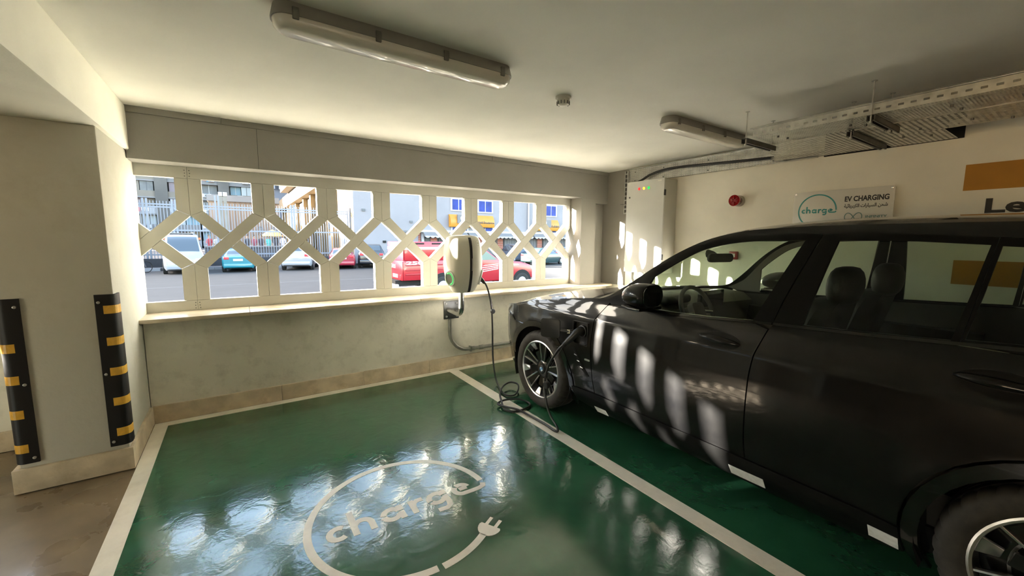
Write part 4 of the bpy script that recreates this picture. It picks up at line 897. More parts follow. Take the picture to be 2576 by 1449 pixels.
# dark wall opening behind the trays
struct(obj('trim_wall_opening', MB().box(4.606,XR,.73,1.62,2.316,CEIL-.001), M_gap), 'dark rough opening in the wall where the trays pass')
bc = tag(obj('power_cable', MB().tube(catmull([(4.47,3.635,2.306),(4.52,3.62,2.33),(4.555,3.53,2.385),(4.57,3.35,2.425),(4.572,3.1,2.430),(4.572,2.7,2.408),(4.572,2.35,2.388),(4.57,2.0,2.370),(4.555,1.75,2.350),(4.50,1.55,2.345),(4.40,1.30,2.35)],8), .014, 10), mat('black_cable', (.02,.02,.02), .4), smooth=60), 'thick black power cable rising from the cabinet along the wall tray', 'cable')
# ------------------------------------------------------------------ the street outside
ZG = -.5
def pray(px, py):
    d = _r2*((px-1288)/FPX)-_u2*((py-724.5)/FPX)+_f; return d
def at_y(px, py, Y): d = pray(px,py); t = Y/d.y; return Vector((d.x*t, Y, CAMH+d.z*t))
def at_z(px, py, z=ZG): d = pray(px,py); t = (z-CAMH)/d.z; return Vector((d.x*t, d.y*t, z))
def at_x(px, py, X): d = pray(px,py); t = X/d.x; return Vector((X, d.y*t, CAMH+d.z*t))
M_road = mat('asphalt', (0.0292,0.0283,0.0292), .85, var=.12, vs=1.2, bump=.1, bs=30, world=True)
M_pave = mat('pavement', (0.098,0.0875,0.084), .85, var=.1, vs=2, world=True)
M_facade = mat('white_facade', (0.218,0.211,0.228), .85, var=.05, vs=.5, bump=.05, bs=4, world=True, dirt=(.165,.162,.175), ds=.3, da=.35)
M_yellow = mat('yellow_facade', (0.125,0.09,0.0475), .85, var=.06, vs=.6, world=True)
M_tan = mat('tan_fascia', (0.126,0.101,0.0714), .85, var=.06, vs=.6, world=True)
M_tower = mat('grey_concrete_block', (0.0825,0.0798,0.077), .9, var=.2, vs=.25, world=True)
M_tower2 = mat('pale_parapet', (0.143,0.143,0.149), .85, var=.12, vs=.3, world=True)
M_tower3 = mat('beige_parapet', (0.138,0.124,0.107), .85, var=.12, vs=.3, world=True)
M_peach = mat('peach_cladding', (0.204,0.156,0.126), .8, var=.06, vs=.6, world=True)
M_fence = mat('pale_blue_steel', (0.18,0.199,0.24), .5, .2)
M_blueglass = mat('blue_window_glass', (.012,.03,.19), .35, var=.3, vs=1.2, spec=.2)
M_darkglass = mat('dark_window_glass', (.03,.035,.045), .12, coat=.3)
M_shut = mat('grey_shutter', (0.11,0.116,0.121), .7, var=.15, vs=1); M_shut2 = mat('slate_shutter', (0.072,0.078,0.09), .7); M_shut3 = mat('mauve_curtain', (0.156,0.132,0.15), .8)
M_wframe = mat('white_window_frame', (0.345,0.352,0.375), .5)
M_brick = mat('red_brick', (.27,.08,.05), .85, var=.25, vs=4); M_dkstone = mat('grey_stone_cladding', (.15,.145,.15), .8, var=.2, vs=3)
M_awn = mat('charcoal_awning', (.13,.13,.135), .8); M_scal = mat('white_awning_edge', (0.315,0.315,0.33), .7)
M_orange = mat('orange_sign', (0.4,0.176,0.0144), .4, var=.08, vs=1.5)
struct(obj('road_ground', B(-60,90,YO,140,ZG-.3,ZG), M_road), 'grey asphalt street outside the window')
struct(obj('sidewalk_far', B(-60,90,33.0,140,ZG,ZG+.14), M_pave), 'paved footway on the far side of the street')
for y in (16.2, 21.5): tag(obj('lane_line', B(-40,60,y,y+.14,ZG,ZG+.004), mat('faded_road_paint', (0.0714,0.0714,0.0735), .8)), 'faint white lane line on the street, %s' % ('nearer one' if y < 20 else 'farther one'), 'road marking', 'lane lines on the street')
# kerb stones painted black and white
kb = struct(obj('kerb_base', B(-30,45,32.86,33.0,ZG,ZG+.10), M_pave), 'painted kerb along the far footway')
for k in range(60):
    x = -22+k*.9
    obj('kerb_stone', B(x+.008,x+.892,32.82,33.02,ZG,ZG+.17), mat('kerb_black', (.03,.03,.035), .7) if k % 4 < 2 else mat('kerb_white', (0.264,0.272,0.288), .7), kb)
# unseen block added on the sun's side, sized so its shadow covers the road
hd_dir = Vector((SUN_DIR.x,SUN_DIR.y,0)).normalized(); cc = -hd_dir*70; pp_ = Vector((-hd_dir.y,hd_dir.x,0))
fb = tag(obj('sun_blocker', MB().box(-70,70,0,9,ZG,12.15).xf(Matrix.Translation(cc)@Matrix.Rotation(atan2(pp_.y,pp_.x),4,'Z')), mat('blocker_render', (.3,.28,.25), .9)), 'unseen long block added toward the sun to shade the street', 'building')
# ---- vehicles
M_cartyre = mat('street_tyre', (.018,.018,.018), .8); M_hub = mat('street_hubcap', (.42,.43,.45), .35, .8)
M_headl = mat('headlight_glass', (.62,.66,.72), .1, coat=.5); M_tail = mat('taillight_red', (.42,.02,.03), .2); M_plate = mat('number_plate', (.62,.66,.72), .5)
def vehicle(name, label, color, st, wins, loc, rz, wheels, wr=.33, glass_y=None, front_z=.72, rear_z=.86, lampw=.3, group='vehicles in the street', cat='car', rough=.25):
    """st: stations (y, half width, z bottom, z belt, z top, half top); y forward"""
    root = empty(name, loc, label, cat, group, rz)
    mp = mat(name+'_paint_%d_%d_%d' % tuple(int(c*100) for c in color), color, rough, coat=.6)
    cols = [[(s[0], s[k]) for s in st] for k in range(1,6)]
    def ev(y): return [interp(c, y) for c in cols]
    ys = [st[0][0]+(st[-1][0]-st[0][0])*k/48 for k in range(49)]
    rings = []
    for y in ys:
        w, zb, zl, zt, wt = ev(y); zm = zb+.16
        h = [(w*.90,zb),(w*.985,zm),(w,(zm+zl)/2),(w*.985,zl-.05),(w*.955,zl),(wt+(w*.955-wt)*.5,(zl+zt)/2),(wt,zt-.05),(wt*.93,zt-.012),(wt*.5,zt)]
        rings.append([(x,y,z) for x,z in h]+[(-x,y,z) for x,z in h[::-1]])
    obj('body', MB().loft(rings), mp, root, smooth=42)
    for poly in wins:    # side windows in (y, t)
        for s in (-1,1):
            vs = []
            for y, t in poly:
                w, zb, zl, zt, wt = ev(y); a, b = (w*.955, zl), (wt, zt-.05); vs.append((s*(a[0]+(b[0]-a[0])*t+.012), y, a[1]+(b[1]-a[1])*t))
            obj('side_window', MB().add(vs, [tuple(range(len(vs)))]), M_darkglass, root)
    for nm, (y0, y1) in (glass_y or {}).items():
        mb = MB(); mb.grid(lambda u,v: ((-1+2*v)*(ev(y0+(y1-y0)*u)[4]-.06)*(1), y0+(y1-y0)*u, ev(y0+(y1-y0)*u)[3]+.010-.02*abs(-1+2*v)**3), 8, 8)
        obj(nm, mb, mat('street_car_glass', (.05,.065,.08), .08, coat=.4), root, smooth=60)
    wf = ev(st[-1][0]-.03); wr_ = ev(st[0][0]+.03); yf, yr = st[-1][0], st[0][0]
    for s in (-1,1):
        obj('headlight', MB().prism(rrect(min(s*(wf[0]-.05),s*(wf[0]-lampw)),max(s*(wf[0]-.05),s*(wf[0]-lampw)),front_z-.07,front_z+.08,.05), 'y', yf-.14, yf+.012), M_headl, root, bevel=.015)
        obj('tail_light', MB().prism(rrect(min(s*(wr_[0]-.04),s*(wr_[0]-lampw)),max(s*(wr_[0]-.04),s*(wr_[0]-lampw)),rear_z-.08,rear_z+.07,.04), 'y', yr-.012, yr+.14), M_tail, root, bevel=.012)
    for nm, y, w, s in (('front_bumper', yf, wf, 1), ('rear_bumper', yr, wr_, -1)):
        obj(nm, MB().prism(rrect(-w[0]*.98,w[0]*.98,w[1]+.02,w[1]+.26,.06), 'y', min(y-s*.10,y+s*.03), max(y-s*.10,y+s*.03)), mp, root, bevel=.03)
        obj('number_plate', B(-.24,.24,min(y+s*.028,y+s*.036),max(y+s*.028,y+s*.036),(w[1]+.10 if s > 0 else rear_z-.17),(w[1]+.21 if s > 0 else rear_z-.05)), M_plate, root)
    obj('front_grille', B(-.38,.38,yf+.002,yf+.014,front_z-.16,front_z-.06), M_gap, root)
    for y in wheels:
        for s in (-1,1):
            w = ev(y)[0]
            obj('wheel_arch', MB().cyl((s*(w-.16),y,wr+.02),(s*(w+.004),y,wr+.02),wr+.055,24), M_gap, root)
            wh = obj('wheel', MB().lathe([(.0,.0),(wr*.55,0),(wr*.62,.012),(wr*.9,.016),(wr,-.02),(wr,-.18),(0,-.18)], (0,0,0), 'x', 28).xf(Matrix.Translation((s*(w+.004),y,wr))@Matrix.Diagonal((s,1,1,1))), M_cartyre, root, smooth=40)
            obj('wheel_trim', MB().lathe([(0,.022),(wr*.2,.022),(wr*.56,.008),(wr*.60,.014),(wr*.6,0)], (0,0,0), 'x', 20).xf(Matrix.Translation((s*(w+.004),y,wr))@Matrix.Diagonal((s,1,1,1))), M_hub, wh, smooth=30)
    return root
SED = [(-2.25,.72,.30,.86,.90,.62),(-2.15,.80,.24,.92,.97,.66),(-1.75,.84,.20,.95,1.02,.66),(-1.25,.85,.18,.95,1.30,.58),(-.85,.85,.18,.94,1.40,.56),(-.2,.85,.18,.93,1.42,.56),(.25,.85,.18,.92,1.36,.57),(.85,.84,.18,.91,.99,.68),(1.5,.82,.20,.84,.87,.68),(2.0,.76,.24,.72,.76,.62),(2.2,.62,.32,.62,.66,.5)]
SEDW = [[(-1.45,.12),(-1.1,.86),(-.35,.92),(-.35,.08)],[(-.28,.08),(-.28,.92),(.15,.88),(.62,.12)]]
SUV = [(-2.2,.78,.36,.98,1.02,.68),(-2.12,.88,.30,1.05,1.30,.66),(-1.9,.91,.25,1.06,1.60,.62),(-1.2,.92,.22,1.05,1.68,.60),(-.3,.92,.22,1.03,1.69,.60),(.2,.92,.22,1.02,1.62,.61),(.85,.91,.22,1.01,1.12,.72),(1.5,.90,.24,.95,1.0,.72),(2.05,.84,.28,.84,.88,.66),(2.25,.68,.36,.74,.78,.52)]
SUVW = [[(-1.85,.12),(-1.7,.85),(-1.15,.9),(-1.15,.1)],[(-1.08,.1),(-1.08,.9),(-.28,.92),(-.28,.08)],[(-.2,.08),(-.2,.92),(.12,.86),(.6,.12)]]
VANS = [(-2.7,.84,.30,1.15,2.10,.72),(-2.55,.93,.24,1.2,2.24,.74),(-1.5,.94,.22,1.2,2.27,.74),(.5,.94,.22,1.2,2.27,.74),(1.3,.94,.22,1.2,2.22,.73),(1.75,.94,.22,1.18,2.02,.72),(2.45,.92,.22,1.10,1.22,.78),(2.62,.88,.24,1.0,1.06,.74),(2.70,.78,.30,.86,.92,.62)]
VANW = [[(-2.45,.08),(-2.4,.60),(-1.5,.62),(-1.5,.06)],[(-1.42,.06),(-1.42,.62),(-.3,.62),(-.3,.06)],[(-.22,.06),(-.22,.62),(.95,.62),(.95,.06)],[(1.03,.06),(1.03,.60),(1.55,.62),(2.1,.12)]]
GY = {'windscreen': (.80,.22), 'rear_window': (-1.28,-1.80)}
g = at_z(452,690); VN = vehicle('minibus', 'white high-roof minibus facing the garage beyond the road', (.25,.265,.295), VANS, VANW, (g.x,g.y+2.5,ZG), pi+radians(6), (-1.35,1.75), .34, {'windscreen': (2.40,1.62)}, .80, 1.0, .34, cat='van')
obj('roof_rack', MB().box(-.55,.55,-2.2,1.0,2.30,2.33).box(-.57,-.53,-2.2,1.0,2.26,2.38).box(.53,.57,-2.2,1.0,2.26,2.38), M_wframe, VN)
obj('roof_stripe', MB().box(-.90,.90,-2.3,.6,1.93,2.06), mat('orange_stripe', (.65,.16,.05), .5), VN)
g = at_z(607,685); vehicle('sedan', 'teal saloon car parked tail first toward the garage behind the screen', (.013,.145,.19), SED, SEDW, (g.x,g.y+2.2,ZG), radians(-3), (-1.35,1.35), .31, GY)
g = at_z(770,680); vehicle('suv', 'white suv with its tail lights toward the garage', (.24,.25,.275), SUV, SUVW, (g.x,g.y+2.2,ZG), radians(-14), (-1.35,1.4), .36, {'windscreen': (.82,.20), 'rear_window': (-2.14,-1.90)}, .80, .98, .34)
g = at_z(878,677); vehicle('sedan', 'red saloon car parked between the white suv and the black suv', (.22,.013,.03), SED, SEDW, (g.x,g.y+2.2,ZG), radians(-10), (-1.35,1.35), .31, GY)
g = at_z(945,675); vehicle('suv', 'black suv parked right of the red saloon', (.02,.022,.028), SUV, SUVW, (g.x+.4,g.y+2.3,ZG), radians(-16), (-1.35,1.4), .36, {'windscreen': (.82,.20), 'rear_window': (-2.14,-1.90)}, .80, .98)
g = at_z(1256,658); vehicle('suv', 'dark blue suv with a white roof parked before the brick shopfront', (.04,.055,.085), SUV, SUVW, (g.x,g.y-2.2,ZG), radians(-8), (-1.35,1.4), .36, {'windscreen': (.82,.20), 'rear_window': (-2.14,-1.90)}, .80, .98)
g = at_z(1336,662); vehicle('sedan', 'dark green saloon seen from its side before the brick shopfront', (.025,.05,.055), SED, SEDW, (g.x,g.y-1.9,ZG), radians(-76), (-1.35,1.35), .31, GY)
g = at_z(1366,655); vehicle('sedan', 'pale blue saloon parked at the right end of the row', (.12,.19,.27), SED, SEDW, (g.x+1.2,g.y-1.6,ZG), radians(-40), (-1.35,1.35), .31, GY)
g = at_z(326,690); vehicle('sedan', 'dark grey car just visible beside the pillar edge', (.06,.065,.08), SED, SEDW, (g.x-1.75,g.y+1.0,ZG), pi+radians(4), (-1.35,1.35), .31, GY)
# red pickup with a cargo body
pk = empty('pickup_truck', (4.64,13.5,ZG), 'bright red pickup truck with a tall cargo bed driving past the window', 'truck', rz=radians(-90))
M_pk = mat('pickup_red', (.30,.009,.018), .3, coat=.5, var=.05, vs=2); M_pk2 = mat('pickup_red_panel', (.25,.007,.015), .4)
Wd = 1.65   # y forward along the road side we see (x = 0 is the near side, body extends to -x... far side)
def PB(nm, x0,x1,y0,y1,z0,z1, m=M_pk, bev=.02, parent=None): return obj(nm, B(x0,x1,y0,y1,z0,z1), m, parent or pk, bevel=bev)
bedL = 2.40
cgo = PB('cargo_bed', -Wd,0,0,bedL,.62,1.30)
PB('tail_board', -Wd,0,-.04,.0,.62,1.28, M_pk)
for z0,z1 in ((1.30,1.95),):
    PB('bed_side', -.04,0.0,.05,bedL,z0,z1); PB('bed_side', -Wd,-Wd+.04,.05,bedL,z0,z1); PB('bed_side', -Wd,0,0,.04,z0,z1); PB('bed_side', -Wd,0,bedL-.04,bedL,z0,z1)
PB('white_stripe', -.02,.012,.06,bedL-.02,1.68,1.77, mat('pickup_white', (.43,.42,.42), .5), .004); PB('white_stripe', -Wd,0,-.012,.012,1.68,1.77, mat('pickup_white', (.43,.42,.42), .5), .004)
for k in range(3):
    for z in (.80,.95,1.12): PB('side_rib', -.01,.018,.08+k*.74,.72+k*.74,z,z+.05, M_pk2, .01)
for y in (.35,1.05,1.75): PB('bed_slot', -.01,.006,y,y+.42,1.86,1.91, M_gap, .003)
PB('number_plate', -.95,-.45,-.055,-.04,.70,.82, M_plate, .003); 
for s in (-Wd+.08,-.28): PB('tail_light', s,s+.2,-.06,-.03,.66,.82, M_tail, .01)
PB('chassis', -Wd+.25,-.25,-.2,5.0,.42,.62, M_gap, 0); PB('rear_bumper', -Wd+.1,-.1,-.28,-.12,.36,.50, mat('grey_bumper', (.30,.29,.28), .5), .02)
# cab
cabp = [(bedL+.05,.55),(bedL+.05,1.20),(bedL+.10,1.70),(bedL+.22,1.78),(bedL+.72,1.76),(bedL+1.48,1.24),(bedL+2.5,1.16),(bedL+2.95,1.04),(bedL+3.10,.86),(bedL+3.12,.50),(bedL+2.6,.44),(bedL+.5,.44)]
obj('cab', MB().prism(cabp, 'x', -Wd-.02, .02), M_pk, pk, bevel=.05, seg=3)
for x in (.022,-Wd-.026):
    obj('cab_window', MB().prism([(bedL+.20,1.27),(bedL+.24,1.70),(bedL+.70,1.70),(bedL+1.36,1.27)], 'x', x, x+.005), mat('pickup_glass', (.12,.18,.17), .1, coat=.4), pk)
obj('windscreen', MB().add([(-Wd+.08,bedL+.80,1.73),(-.08,bedL+.80,1.73),(-.04,bedL+1.46,1.28),(-Wd+.04,bedL+1.46,1.28)],[(0,1,2,3)]), mat('pickup_glass', (.12,.18,.17), .1), pk)
PB('door_handle', .02,.045,bedL+.35,bedL+.55,1.06,1.10, M_chrome, .008)
M_dec = mat('white_decal', (.45,.44,.44), .5)
for q in range(4): obj('side_decal', MB().prism([(bedL+.45+q*.08,.78+q*.085),(bedL+1.40,.90+q*.06),(bedL+1.40,.935+q*.06),(bedL+.55+q*.08,.82+q*.085)], 'x', .021, .026), M_dec, pk)
obj('side_decal', MB().prism([(bedL+1.55,1.10),(bedL+2.35,1.08),(bedL+2.4,1.03),(bedL+1.55,1.01)], 'x', .021, .026), M_dec, pk)
PB('headlight', -.24,.01,bedL+2.84,bedL+3.06,.82,1.0, M_headl, .03)
RWp = Matrix(((0,0,1,.0205),(1,0,0,.10),(0,1,0,1.155),(0,0,0,1)))
fit_text('lettering', '25000', 0, 1.05, 0, .13, M_dec, pk, RWp, bold=.03)
fit_text('lettering', 'SEI', 0, .50, 0, .14, M_dec, pk, Matrix(((1,0,0,-1.2),(0,0,-1,-.0415),(0,1,0,1.02),(0,0,0,1))), bold=.02)
for y in (1.46, bedL+2.55):
    for x, s in ((.03,1),(-Wd-.03,-1)):
        obj('wheel_arch', MB().cyl((x-s*.25,y,.40),(x-s*.006,y,.40),.45,24), M_gap, pk)
        wh = obj('wheel', MB().lathe([(0,0),(.19,0),(.22,.01),(.33,.014),(.36,-.02),(.36,-.2),(0,-.2)], (0,0,0), 'x', 28).xf(Matrix.Translation((x,y,.36))@Matrix.Diagonal((s,1,1,1))), M_cartyre, pk, smooth=40)
        obj('wheel_trim', MB().lathe([(0,.03),(.07,.03),(.10,.012),(.19,.006),(.2,0)], (0,0,0), 'x', 20).xf(Matrix.Translation((x,y,.36))@Matrix.Diagonal((s,1,1,1))), M_hub, wh, smooth=30)
# ---- railing along the far footway
FY = 35.0
fx0, fx1 = at_y(342,600,FY).x, at_y(878,600,FY).x
fe = empty('steel_fence', ((fx0+fx1)/2,FY,ZG+.14), 'tall pale blue steel railing along the far side of the street', 'fence'); o = fe.location
zt = at_y(340,511,FY).z; zt2 = at_y(340,518,FY).z; zl = at_y(400,641,FY).z; zm = at_y(640,582,FY).z
for z in (zt, zt2, zl, zm): obj('rail', rel(B(fx0,fx1,FY-.03,FY+.03,z-.045,z+.045), o), M_fence, fe)
obj('plinth', rel(B(fx0,fx1,FY-.12,FY+.12,ZG+.14,zl-.25), o), mat('black_plinth', (.035,.035,.04), .7), fe)
mb = MB(); x = fx0
while x < fx1: mb.box(x-.018,x+.018,FY-.018,FY+.018,zl-.3,zt+.22); x += .165
b = obj('bars', rel(mb, o), M_fence, fe); b['kind'] = 'stuff'
for px in (364,437,546,735,876):
    xc = at_y(px,520,FY).x
    for dx in (-.09,.09): obj('post', rel(B(xc+dx-.05,xc+dx+.05,FY-.06,FY+.06,ZG+.14,zt+(.75 if px == 546 else .35)), o), M_fence, fe)
# gate pier with a lamp
px0, px1 = at_y(303,560,FY-.4).x, at_y(327,560,FY-.4).x; ztop = at_y(312,468,FY-.4).z
pr = empty('gate_pier', ((px0+px1)/2,FY-.4,ZG+.14), 'pale grey rendered gate pier with a lantern on top', 'pier'); o = pr.location
obj('shaft', rel(B(px0,px1,FY-.9,FY+.1,ZG+.14,ztop), o), mat('lilac_render', (0.147,0.143,0.175), .9, var=.12, vs=1.5), pr); obj('cap', rel(B(px0-.1,px1+.1,FY-1.0,FY+.2,ztop,ztop+.12), o), M_tower2, pr)
obj('lantern', rel(MB().lathe([(.05,0),(.06,.25),(.2,.3),(.26,.62),(.34,.66),(.05,.86),(0,.95)], ((px0+px1)/2-.1,FY-.4,ztop+.12), 'z', 8), o), M_dkstone, pr)
obj('lamp_pole', rel(MB().cyl((px1-.25,FY-.2,ztop),(px1-.55,FY-.2,ztop+3),.09,10), o), M_wframe, pr)
# parked bicycle at the kerb
g = at_z(341,688); bk = empty('bicycle', (g.x,g.y,ZG), 'dark bicycle leaning at the kerb by the pier', 'bicycle'); 
for y in (-.5,.55): obj('wheel', MB().tube([(0,y+.33*cos(2*pi*k/20),.34+.33*sin(2*pi*k/20)) for k in range(21)], .025, 6, cap=False).xf(Matrix.Rotation(radians(-50),4,'Z')), M_cartyre, bk)
obj('frame', MB().tube([(0,-.5,.34),(0,-.1,.34),(0,-.2,.85),(0,.38,.88),(0,.55,.34)], .025, 6).tube([(0,-.1,.34),(0,.38,.85)], .025, 6).tube([(-.25,.35,1.0),(.25,.35,1.0)], .02, 6).xf(Matrix.Rotation(radians(-50),4,'Z')), mat('bicycle_grey', (.1,.1,.12), .5), bk)

# the railing goes on left of the pier
fe2 = empty('steel_fence', (-16,FY,ZG+.14), 'pale blue steel railing continuing left of the gate pier', 'fence'); o = fe2.location
for z in (zt, zt2, zl, zm): obj('rail', rel(B(-26,px0-.35,FY-.03,FY+.03,z-.045,z+.045), o), M_fence, fe2)
obj('plinth', rel(B(-26,px0-.35,FY-.12,FY+.12,ZG+.14,zl-.25), o), mat('black_plinth', (.035,.035,.04), .7), fe2)
mb = MB(); x = -26
while x < px0-.4: mb.box(x-.018,x+.018,FY-.018,FY+.018,zl-.3,zt+.22); x += .165
b = obj('bars', rel(mb, o), M_fence, fe2); b['kind'] = 'stuff'
for xc in (-25,-20,-15,-10): obj('post', rel(B(xc-.06,xc+.06,FY-.06,FY+.06,ZG+.14,zt+.35), o), M_fence, fe2)

# ---- far apartment block
TY = 100.0
def tower(name, pxa, pxb, label, cols, seed, nfl=9, TY=TY):
    rnd = random.Random(seed); xa, xb = at_y(pxa,560,TY).x, at_y(pxb,560,TY).x
    tw = empty(name, ((xa+xb)/2,TY,ZG), label, 'building', 'apartment blocks behind the railing'); o = tw.location
    obj('wall', rel(B(xa,xb,TY,TY+12,ZG,32), o), M_tower, tw)
    cx = []
    for c0,c1 in cols:
        a, b_ = at_y(c0,500,TY).x, at_y(c1,500,TY).x; cx.append((a,b_))
        obj('stair_shaft', rel(B(a,b_,TY-1.6,TY,ZG,32), o), M_tower, tw)
    edges = [xa]+[e for c in cx for e in c]+[xb]; bays = [(edges[i],edges[i+1]) for i in range(0,len(edges),2) if edges[i+1]-edges[i] > 1]
    cl = [M_shut, M_shut2, M_shut3, M_darkglass, mat('pale_blind', (0.27,0.3,0.312), .7), mat('sky_blue_panel', (0.15,0.24,0.3), .6), M_tower3]
    for f in range(nfl):
        z = ZG+.5+f*3.0
        for (a,b_) in bays:
            obj('balcony', rel(B(a,b_,TY-1.3,TY-.1,z,z+1.05), o), (M_tower2, M_tower3, mat('white_parapet', (0.216,0.222,0.24), .8))[rnd.randrange(3)], tw)
            obj('floor_slab', rel(B(a-.1,b_+.1,TY-1.4,TY,z+2.75,z+3.0), o), M_tower2, tw)
            x = a+.15; n = max(1,int((b_-a)/1.9)); wd_ = (b_-a-.3)/n
            for k in range(n):
                d = rnd.choice((.35,.6,1.15)); zz = 1.05 if d > 1 else .2
                w = obj('window', rel(B(x+.05,x+wd_-.05,TY-d,TY-.02,z+zz,z+2.72), o), rnd.choice(cl), tw)
                obj('mullion', rel(B(x+wd_/2-.04,x+wd_/2+.04,TY-d-.04,TY-d,z+zz,z+2.72), o), M_wframe if rnd.random() < .5 else M_shut2, w)
                x += wd_
            if rnd.random() < .75:
                xx = rnd.uniform(a+.2,b_-1.2); ac = obj('air_conditioner', rel(B(xx,xx+.95,TY-1.75,TY-1.32,z+.3,z+.95), o), mat('ac_white', (0.266,0.273,0.28), .5), tw); obj('fan', rel(MB().cyl((xx+.35,TY-1.77,z+.62),(xx+.35,TY-1.745,z+.62),.25,12), o), M_shut2, ac)
            if rnd.random() < .6:
                xx = rnd.uniform(a,b_-2)
                for k in range(3): obj('laundry', rel(B(xx+k*.55,xx+k*.55+.45,TY-1.42,TY-1.38,z+.25+rnd.random()*.2,z+1.0), o), mat('laundry_%d' % rnd.randrange(5), rnd.choice(((.6,.1,.2),(.6,.6,.65),(.1,.25,.4),(.35,.08,.1),(.2,.45,.5))), .8), tw)
tower('apartment_block', 250, 505, 'weathered grey apartment block with balconies behind the gate pier', [(394,426)], 3)
tower('apartment_block', -330, 246, 'long weathered apartment block left of the gate pier', [(-60,-30),(120,150)], 11)
tower('apartment_block', 508.5, 666, 'weathered apartment block with a plain shaft behind the peach hall', [(551,578)], 5)
tower('apartment_block', 672, 1010, 'grey apartment block behind the yellow building', [(688,700)], 8, TY=106.0)
# striped tower: pale fins over dark bays
sx0, sx1 = at_y(690,470,92).x, at_y(800,470,92).x
stw = empty('finned_tower', ((sx0+sx1)/2,92,ZG), 'dark tower with pale upright fins above the yellow building', 'building'); o = stw.location
obj('core', rel(B(sx0,sx1,92,99,ZG,40), o), mat('slate_cladding', (0.091,0.0945,0.119), .7), stw)
for k in range(9):
    x = sx0+(sx1-sx0)*k/8; obj('fin', rel(MB().prism([(x-.25,11),(x+.05,11),(x+.05-.2*k,40),(x-.35-.2*k,40)], 'y', 91, 92), o), M_wframe if k % 2 else mat('grey_fin', (0.18,0.18,0.204), .7), stw)
# ---- peach hall with ribbed cladding
PY = 47.0; ph0, ph1 = at_y(528,560,PY).x, at_y(702,560,PY).x; phz = at_y(610,509,PY).z
ph = empty('peach_hall', ((ph0+ph1)/2,PY,ZG), 'low peach hall with ribbed cladding behind the railing', 'building'); o = ph.location
obj('wall', rel(B(ph0,ph1,PY,PY+8,ZG,phz), o), M_peach, ph); obj('roof_edge', rel(B(ph0-.1,ph1+.1,PY-.25,PY+8,phz,phz+.55), o), M_tower2, ph)
x = at_y(580,560,PY).x
while x < ph1: obj('cladding_rib', rel(B(x,x+.10,PY-.06,PY,1.9,phz), o), mat('peach_rib', (0.168,0.12,0.093), .8), ph); x += .42
for px in (655,692):
    c = at_y(px,577,PY); obj('round_vent', rel(MB().lathe([(.0,-.03),(.22,-.03),(.24,-.08),(.30,-.08),(.30,0)], (c.x,PY,c.z), 'y', 20), o), M_dkstone, ph)
for a,b_ in ((554,562.5),(564.5,573)):
    x0, x1 = at_y(a,540,PY-1.2).x, at_y(b_,540,PY-1.2).x; pt = at_y(560,494,PY-1.2).z
    q = obj('pilaster', rel(B(x0,x1,PY-1.5,PY-1.0,ZG,pt), o), mat('grey_pilaster', (0.163,0.166,0.153), .85, var=.1, vs=1), ph); obj('pilaster_cap', rel(B(x0-.05,x1+.05,PY-1.55,PY-.95,pt,pt+.35), o), M_wframe, q)
# terrace with people under a parasol behind the railing
TEY = 41.0
tz = at_y(640,622,TEY).z
ter = empty('terrace', (at_y(640,622,TEY).x,TEY,ZG), 'dark raised terrace behind the railing where people sit', 'terrace'); o = ter.location
obj('terrace_wall', rel(B(at_y(515,622,TEY).x,at_y(745,622,TEY).x,TEY,TEY+4.4,ZG,tz), o), mat('dark_terrace', (.06,.06,.065), .8), ter)
obj('terrace_ledge', rel(B(at_y(515,622,TEY).x,at_y(745,622,TEY).x,TEY-.1,TEY+4.4,tz,tz+.12), o), M_tower2, ter)
c = at_y(686,600,TEY+1); um = empty('parasol', (c.x,TEY+1,tz+.12), 'small yellow parasol on the terrace', 'parasol'); o = um.location
obj('canopy', rel(MB().lathe([(0,1.55),(.5,1.30),(.95,.95),(.93,.93),(.48,1.27),(0,1.50)], (c.x,TEY+1,tz), 'z', 8), o), mat('yellow_canvas', (0.372,0.27,0.096), .8), um); obj('pole', rel(MB().cyl((c.x,TEY+1,tz+.12),(c.x,TEY+1,tz+1.5),.03,8), o), M_wframe, um)
M_skin = mat('skin', (.30,.18,.12), .6)
def person(px, col, h, label, Y=TEY+.7):
    c = at_y(px,610,Y); z = tz+.12; n = 14; mb = MB()
    prof = [(.17,.12,0),(.19,.13,.05),(.165,.11,.22),(.185,.115,.40),(.215,.11,.52),(.20,.095,.58),(.075,.07,.635),(.055,.058,.66),(.056,.06,.70),(.080,.09,.74),(.092,.105,.82),(.085,.10,.90),(.05,.06,.955),(.01,.01,.97)]
    mb.loft([[(.85*w*h*cos(2*pi*k/n),d*h*sin(2*pi*k/n),q*h) for k in range(n)] for w,d,q in prof])
    for s_ in (-1,1): mb.tube([(s_*.15*h,0,.55*h),(s_*.185*h,-.03*h,.42*h),(s_*.19*h,-.08*h,.25*h),(s_*.12*h,-.22*h,.20*h)], [.055*h,.05*h,.042*h,.03*h], 8)
    me = mb.mesh('person', smooth=60); me.materials.append(mat('cloth_%s' % px, col, .85)); me.materials.append(M_skin)
    for p_ in me.polygons:
        if p_.center.z > .635*h: p_.material_index = 1
    p = obj('person', me, None, loc=(c.x,Y,z)); tag(p, label, 'person')
    obj('hair', MB().loft([[(w*h*cos(2*pi*k/n),.012*h+d*h*sin(2*pi*k/n),q*h) for k in range(n)] for w,d,q in ((.090,.100,.80),(.098,.112,.84),(.094,.108,.91),(.06,.07,.97),(.01,.01,.99))]), mat('dark_hair', (.02,.018,.016), .8), p, smooth=60)
